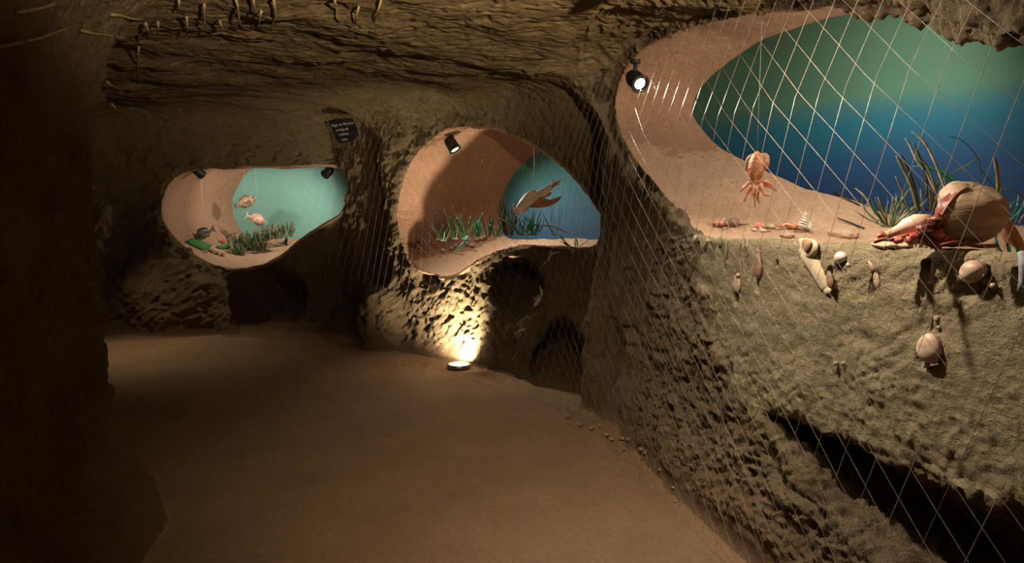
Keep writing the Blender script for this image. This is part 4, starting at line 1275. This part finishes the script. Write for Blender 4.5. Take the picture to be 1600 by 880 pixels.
# white spiny shell standing upright
p = put(1256, 362)
ws = thing('spiny_shell', 'white and grey spiny shell standing on end above the cream burrow cast', 'shell', p)
M_WSH = simple('chalky_white', (.74, .68, .58), (.34, .29, .22), rough=.6, scale=40, bump=.004)
kx = p.y / F_PX
mb = MB()
for i in range(5):
    mb.lathe([(.012, .0), (.030 - .004 * i, .006), (.024 - .004 * i, .016), (.006, .020)], 16, Matrix.Translation(p + Vector((-.016 + .004 * i, 0, .022 + .015 * i))) @ Matrix.Rotation(.35, 4, 'Y'),
             fn=lambda a, z: 1 + .12 * math.sin(7 * a))
mb.build('whorls', M_WSH, ws)
MB().tube([p + Vector((.0, 0, .06)), p + Vector((.006, 0, .085)), p + Vector((.004, 0, .112))], [.010, .008, .004], 8).build('spire', M_WSH, ws)
MB().sphere(p + Vector((.026, .01, .038)), (.022, .018, .032), noise=.25, seed=12).build('flared_lip', M_WSH, ws)
MB().tube([p + Vector((.01, -.005, .03)), p + Vector((.03, -.01, .012)), p + Vector((.036, -.02, -.01))], [.014, .010, .006], 8).build('base', M_WSH, ws)

# cream cast of a burrow set into the clay face
M_CREAM = simple('cream_plaster', (.60, .47, .33), (.50, .38, .27), rough=.85, scale=30, bump=.002)
M_TANP = simple('tan_plaster', (.34, .21, .12), (.26, .16, .09), rough=.85, scale=24, bump=.002)
def face(px, py, off=0.0):
    return at_plane(px, py, BOX_O - BN * off, BN)
p = face(1270, 410)
bc = thing('burrow_cast', 'cream plaster cast of a burrow running down the clay face, funnel on top', 'fossil cast', p)
pts = [face(1262, 385, -.005), face(1266, 400, .0), face(1274, 416, .0), face(1283, 432, .0), face(1291, 447, .0), face(1297, 457, -.006)]
MB().tube(pts, [.046, .044, .036, .034, .032, .018], 18, flat=.55, up=BN).build('tube', simple('light_clay', (.46, .36, .24), (.38, .30, .20), rough=.9, scale=30, bump=.003), bc)
outl = [(1248, 377), (1254, 372), (1275, 376), (1279, 388), (1272, 401), (1262, 405), (1255, 400)]
def face_plate(parent, name, outl, off, th, mat):
    c0 = (sum(a for a, b in outl) / len(outl), sum(b for a, b in outl) / len(outl))
    sm_ = smooth_poly(outl, 3); n = len(sm_); mb = MB()
    mb.v = [face(a, b, off - .02) for a, b in sm_] + [face(a, b, off) for a, b in sm_] + [face(c0[0] + (a - c0[0]) * .85, c0[1] + (b - c0[1]) * .85, off + th) for a, b in sm_] + [face(*c0, off + th)]
    for i in range(n):
        j = (i + 1) % n
        mb.f += [(i, j, n + j, n + i), (n + i, n + j, 2 * n + j, 2 * n + i), (2 * n + i, 2 * n + j, 3 * n)]
    return mb.build(name, mat, parent)
face_plate(bc, 'funnel_rim', outl, .012, .012, M_CREAM)
face_plate(bc, 'funnel_throat', [(1252, 376), (1262, 374), (1270, 379), (1262, 396), (1254, 389)], .020, .010, M_TANP)
face_plate(bc, 'foot', [(1286, 455), (1292, 449), (1303, 446), (1302, 456), (1293, 461)], .004, .010, M_CREAM)

# clams and shells stuck in the clay face
def clam(px, py, w, h, label, mat, tilt=0, bulge=.5, off=.012, siphon=None, ribs=0):
    c = face(px, py, off)
    r_ = thing('clam', label, 'clam', c)
    kx = c.y / F_PX
    ex = -BT; ez = Vector((0, 0, 1)); ey = -BN
    M = Matrix((ex, ey, ez)).transposed().to_4x4()
    M = Matrix.Translation(c) @ M @ Matrix.Rotation(tilt, 4, 'Y')
    W_, H_ = w * kx / .80, h * kx
    for sgn in (-1, 1):
        mb = MB(); b = 0; n1, n2 = 22, 10
        for i in range(n2 + 1):
            ph = math.pi / 2 * i / n2
            for k in range(n1):
                a = 2 * math.pi * k / n1
                egg = 1 - .16 * math.sin(a)
                rr = math.sin(ph) * (1 + .015 * math.sin(14 * ph))
                mb.v.append(M @ Vector((rr * math.cos(a) * W_ * egg, sgn * (math.cos(ph) * W_ * bulge + .0012), rr * math.sin(a) * H_)))
        for i in range(n2):
            for k in range(n1):
                k2 = (k + 1) % n1
                q = (i * n1 + k, (i + 1) * n1 + k, (i + 1) * n1 + k2, i * n1 + k2)
                mb.f.append(q if sgn > 0 else q[::-1])
        mb.build('valve', mat, r_)
    if siphon:
        pts = [face(a, b, o_) for a, b, o_ in siphon]
        MB().tube(pts, [.010, .008, .005][:len(pts)], 10).build('siphon', mat, r_)
    return r_
M_CL1 = simple('tan_clam', (.30, .21, .15), (.42, .31, .22), rough=.5, scale=12, bump=.002, stretch=(1, 1, 5))
M_CL2 = simple('brown_clam', (.17, .10, .065), (.26, .16, .11), rough=.5, scale=14, stretch=(1, 1, 4), bump=.002)
M_CL3 = simple('pink_white_clam', (.42, .26, .19), (.54, .42, .33), rough=.4, scale=9, stretch=(1, 1, 3), bump=.002)
M_CL4 = simple('white_clam', (.50, .43, .38), (.60, .54, .48), rough=.4, scale=16, bump=.002)
clam(1152, 443, 8, 15, 'tan ribbed clam, lowest at the left of the clay face', M_CL1, .1, siphon=[(1153, 432, .02), (1154, 428, .02)])
clam(1185, 415, 7, 20, 'narrow dark brown mussel upright in the clay below the ledge', M_CL2, -.05, bulge=.6, off=.02, siphon=[(1186, 400, .01), (1187, 394, .015), (1184, 390, .01)])
clam(1314, 402, 9, 9, 'small round white clam right of the cream cast', M_CL4, -.4, bulge=.8, off=.02, siphon=[(1325, 415, .01), (1330, 412, .012)])
clam(1370, 438, 5, 13, 'thin worn pale shell under a crack in the clay face', M_CL1, -.3, siphon=[(1366, 425, .01), (1362, 414, .01), (1358, 408, .008)])
clam(1520, 424, 17, 17, 'pink and white clam poking out right of the narrow slit', M_CL3, -.6, bulge=.75, off=.025, siphon=[(1547, 443, .0), (1553, 448, .02)])
clam(1452, 544, 17, 24, 'large pinkish clam, lowest of all on the clay face', M_CL3, .12, bulge=.6, off=.02, siphon=[(1450, 566, .0), (1446, 572, .02)])
clam(1297, 437, 6, 14, 'dark brown shell standing in for the dark hole in the lower end of the cream cast', M_CL2, -.3, bulge=.5, off=.034)  # dark shell added where the cast has a shaded oval hole
# worm tubes
def wtube(label, pts, r, mat):
    q = [face(a, b, o_) for a, b, o_ in pts]
    tag(MB().tube(q, r, 10).build('worm_tube', mat, loc=q[0]), label, 'worm tube')
M_WT = simple('grey_tube', (.20, .17, .12), (.28, .23, .15), rough=.8, scale=40, bump=.002)
wtube('grey worm tube upright below the crab remains', [(1125, 368, .0), (1125, 378, .008), (1126, 386, .0)], .010, M_WT)
wtube('dark slender worm tube beside the shorter one', [(1135, 372, .0), (1135, 390, .004), (1134, 412, .0)], .005, M_WT)
wtube('long narrow U shaped grey burrow tube below the broken shell', [(1162, 372, .002), (1161, 395, .006), (1162, 416, .0), (1166, 424, .0), (1170, 416, .0), (1170, 395, .002), (1168, 374, .0)], .006, M_WT)
wtube('small curved tan tube at the left corner of the clay face', [(1103, 392, .0), (1102, 382, .012), (1106, 376, .014), (1111, 378, .0)], .008, M_CL1)
wtube('small pale tube end at the very left corner of the clay face', [(1086, 379, .0), (1085, 373, .012), (1088, 369, .0)], .009, M_CL4)
wtube('dry brown root fibre hanging left of the narrow slit', [(1430, 425, .003), (1434, 455, .006), (1446, 480, .006), (1452, 500, .0)], .0025, M_ROOT)
wtube('short root fibre crossing below the narrow slit', [(1455, 480, .002), (1456, 500, .006), (1454, 520, .0)], .003, M_ROOT)
wtube('bluish grey tube at the right edge of the clay face', [(1598, 395, .0), (1600, 415, .012), (1600, 440, .006), (1597, 455, .0)], .012, simple('blue_grey_tube', (.30, .32, .36), (.18, .18, .20), rough=.6))
for a, b in ((1466, 455), (1462, 475), (1464, 498), (1467, 512), (1490, 393), (1500, 398), (1503, 405), (1540, 440), (1551, 446), (1466, 536), (1476, 553), (1306, 568), (1318, 568), (1350, 580)):
    c = face(a, b, .004); s_ = rnd.uniform(.006, .010)
    o = MB().sphere(c, (s_, s_, s_), noise=.3, seed=a % 50, seg=10, rings=7).build('clay_crumb', M_WT, loc=c)
    tag(o, 'small grey crumb of clay sticking to the clay face', 'crumb', 'crumbs on the clay face')
M_CLOD = simple('soil_clod', (.20, .125, .07), (.28, .175, .10), rough=.95, scale=30, bump=.004)
for (a, b, s_) in [(880, 655, .03), (893, 660, .02), (905, 665, .035), (918, 672, .03), (950, 678, .035), (962, 686, .04), (970, 690, .03), (985, 688, .03), (1002, 704, .035), (925, 655, .02), (940, 662, .025),
                   (1056, 785, .022), (870, 720, .012), (885, 640, .02), (1052, 760, .018), (720, 690, .006), (890, 640, .016), (975, 700, .02), (1015, 712, .02), (1040, 730, .02), (990, 720, .012), (800, 800, .008)]:
    stone(a + rnd.uniform(-9, 9), b + rnd.uniform(-5, 5), s_ * .6, M_CLOD, 'small brown soil clod on the floor along the foot of the right bank', 'soil_clod', 'clod', 'soil clods on the floor')

M_HEAP = simple('ledge_sand', (.48, .34, .23), (.38, .26, .17), rough=.95, scale=40, bump=.006)
for a, b, r3, lab in ((1318, 369, (.10, .05, .028), 'low heap of pale sand on the near ledge right of the cream cast'), (1230, 371, (.05, .03, .014), 'small flat heap of sand at the front edge of the near ledge'), (1395, 386, (.08, .04, .018), 'flat heap of sand under the mouth of the giant sea snail')):
    p = ledge(a, b - 3)
    M_ = Matrix.Rotation(math.atan2(BT.y, BT.x), 4, 'Z')
    tag(MB().sphere(p, r3, M=M_, noise=.18, nf=5, seed=a % 31, seg=30, rings=16).build('sand_heap', M_HEAP, loc=p), lab, 'sand heap')
# ------------------------------------------------------------------ wire net hung along the right side, from the vault to the floor
NETP = [(1.40, 0.75), (1.18, 1.6), (1.00, 2.4), (0.83, 3.2), (0.65, 4.0), (0.50, 4.6), (0.36, 5.05), (0.12, 5.5), (-0.35, 6.0), (-0.85, 6.55), (-1.25, 7.0), (-1.7, 7.45), (-2.3, 7.75), (-2.9, 7.85)]
def crs(pts, n=10):
    out = []
    for i in range(len(pts) - 1):
        p0, p1, p2, p3 = (np.array(pts[min(max(i + k - 1, 0), len(pts) - 1)], float) for k in range(4))
        for j in range(n):
            t = j / n
            out.append(.5 * (2 * p1 + (p2 - p0) * t + (2 * p0 - 5 * p1 + 4 * p2 - p3) * t * t + (3 * p1 - p0 - 3 * p2 + p3) * t ** 3))
    out.append(np.array(pts[-1], float))
    return np.array(out)
NP = crs(NETP)
seg_ = np.linalg.norm(np.diff(NP, axis=0), axis=1); cum = np.concatenate([[0], np.cumsum(seg_)])
def net_pt(s, v):
    x = float(np.interp(s, cum, NP[:, 0])); y = float(np.interp(s, cum, NP[:, 1]))
    x2 = float(np.interp(s + .02, cum, NP[:, 0])); y2 = float(np.interp(s + .02, cum, NP[:, 1]))
    d = Vector((x2 - x, y2 - y, 0)); d = d.normalized() if d.length > 1e-6 else Vector((0, 1, 0))
    n = Vector((-d.y, d.x, 0))      # towards the passage
    top = 2.42
    b = .020 * math.sin(s * 1.9 + v * 1.1) + .006 * math.sin(s * 7 + v * 4.3) * sstep(4.0, 5.0, s)
    # slack belly in front of the recess under the middle niche, foot drawn out over the floor
    b -= .16 * math.exp(-((s - 6.1) / .5) ** 2 - ((v - .75) / .30) ** 2)
    b += .22 * max(0, .35 - v) ** 1.0 * (1 if s > 5.2 else .3)
    b -= .10 * max(0, v - 1.9) / .5
    return Vector((x, y, 0)) + n * b + Vector((0, 0, max(v, .012)))
SMAX = cum[-1]
mb = MB()
rn_ = random.Random(3)
A_ = (-.036, .100); B_ = (.100, .080)
def strand(s0, v0, st, r):
    pts = []
    s, v = s0, v0
    while v < 2.44 and -1e-6 <= s <= SMAX:
        if v >= 0 and s >= 0: pts.append(net_pt(s, v))
        s += st[0] / 2; v += st[1] / 2
    if len(pts) > 1: mb.tube(pts, [r * (1 - .35 * float(sstep(4.6, 5.6, s0))) for _ in pts], 3, cap=False)
n_s = int(SMAX / (.1 + .036 * .8)) + 30
# lattice: nodes = i*A + j*B
det = A_[0] * B_[1] - A_[1] * B_[0]
import itertools
for j in range(-5, 140):           # A strands start at v=0 line
    # point on v=0: i*A.v + j*B.v = 0 -> i = -j*B.v/A.v
    i = -j * B_[1] / A_[1]
    s0 = i * A_[0] + j * B_[0]
    strand(s0, 0.0, A_, .0010)
for i in range(-140, 60):
    j = -i * A_[1] / B_[1]
    s0 = i * A_[0] + j * B_[0]
    if s0 > SMAX: continue
    v0 = 0.0
    if s0 < 0:
        n = math.ceil(-s0 / (B_[0] / 2)); s0 += n * B_[0] / 2; v0 = n * B_[1] / 2
    strand(s0, v0, B_, .0008)
M_NET = simple('dusty_wire', (.17, .135, .095), (.25, .20, .145), rough=.36, spec=.5, scale=20)
o = mb.build('wire_net', M_NET, loc=net_pt(0, 0))
tag(o, 'thin wire net hanging from vault to floor along the niches and the clay block', 'net')
print('NET faces', len(mb.f))
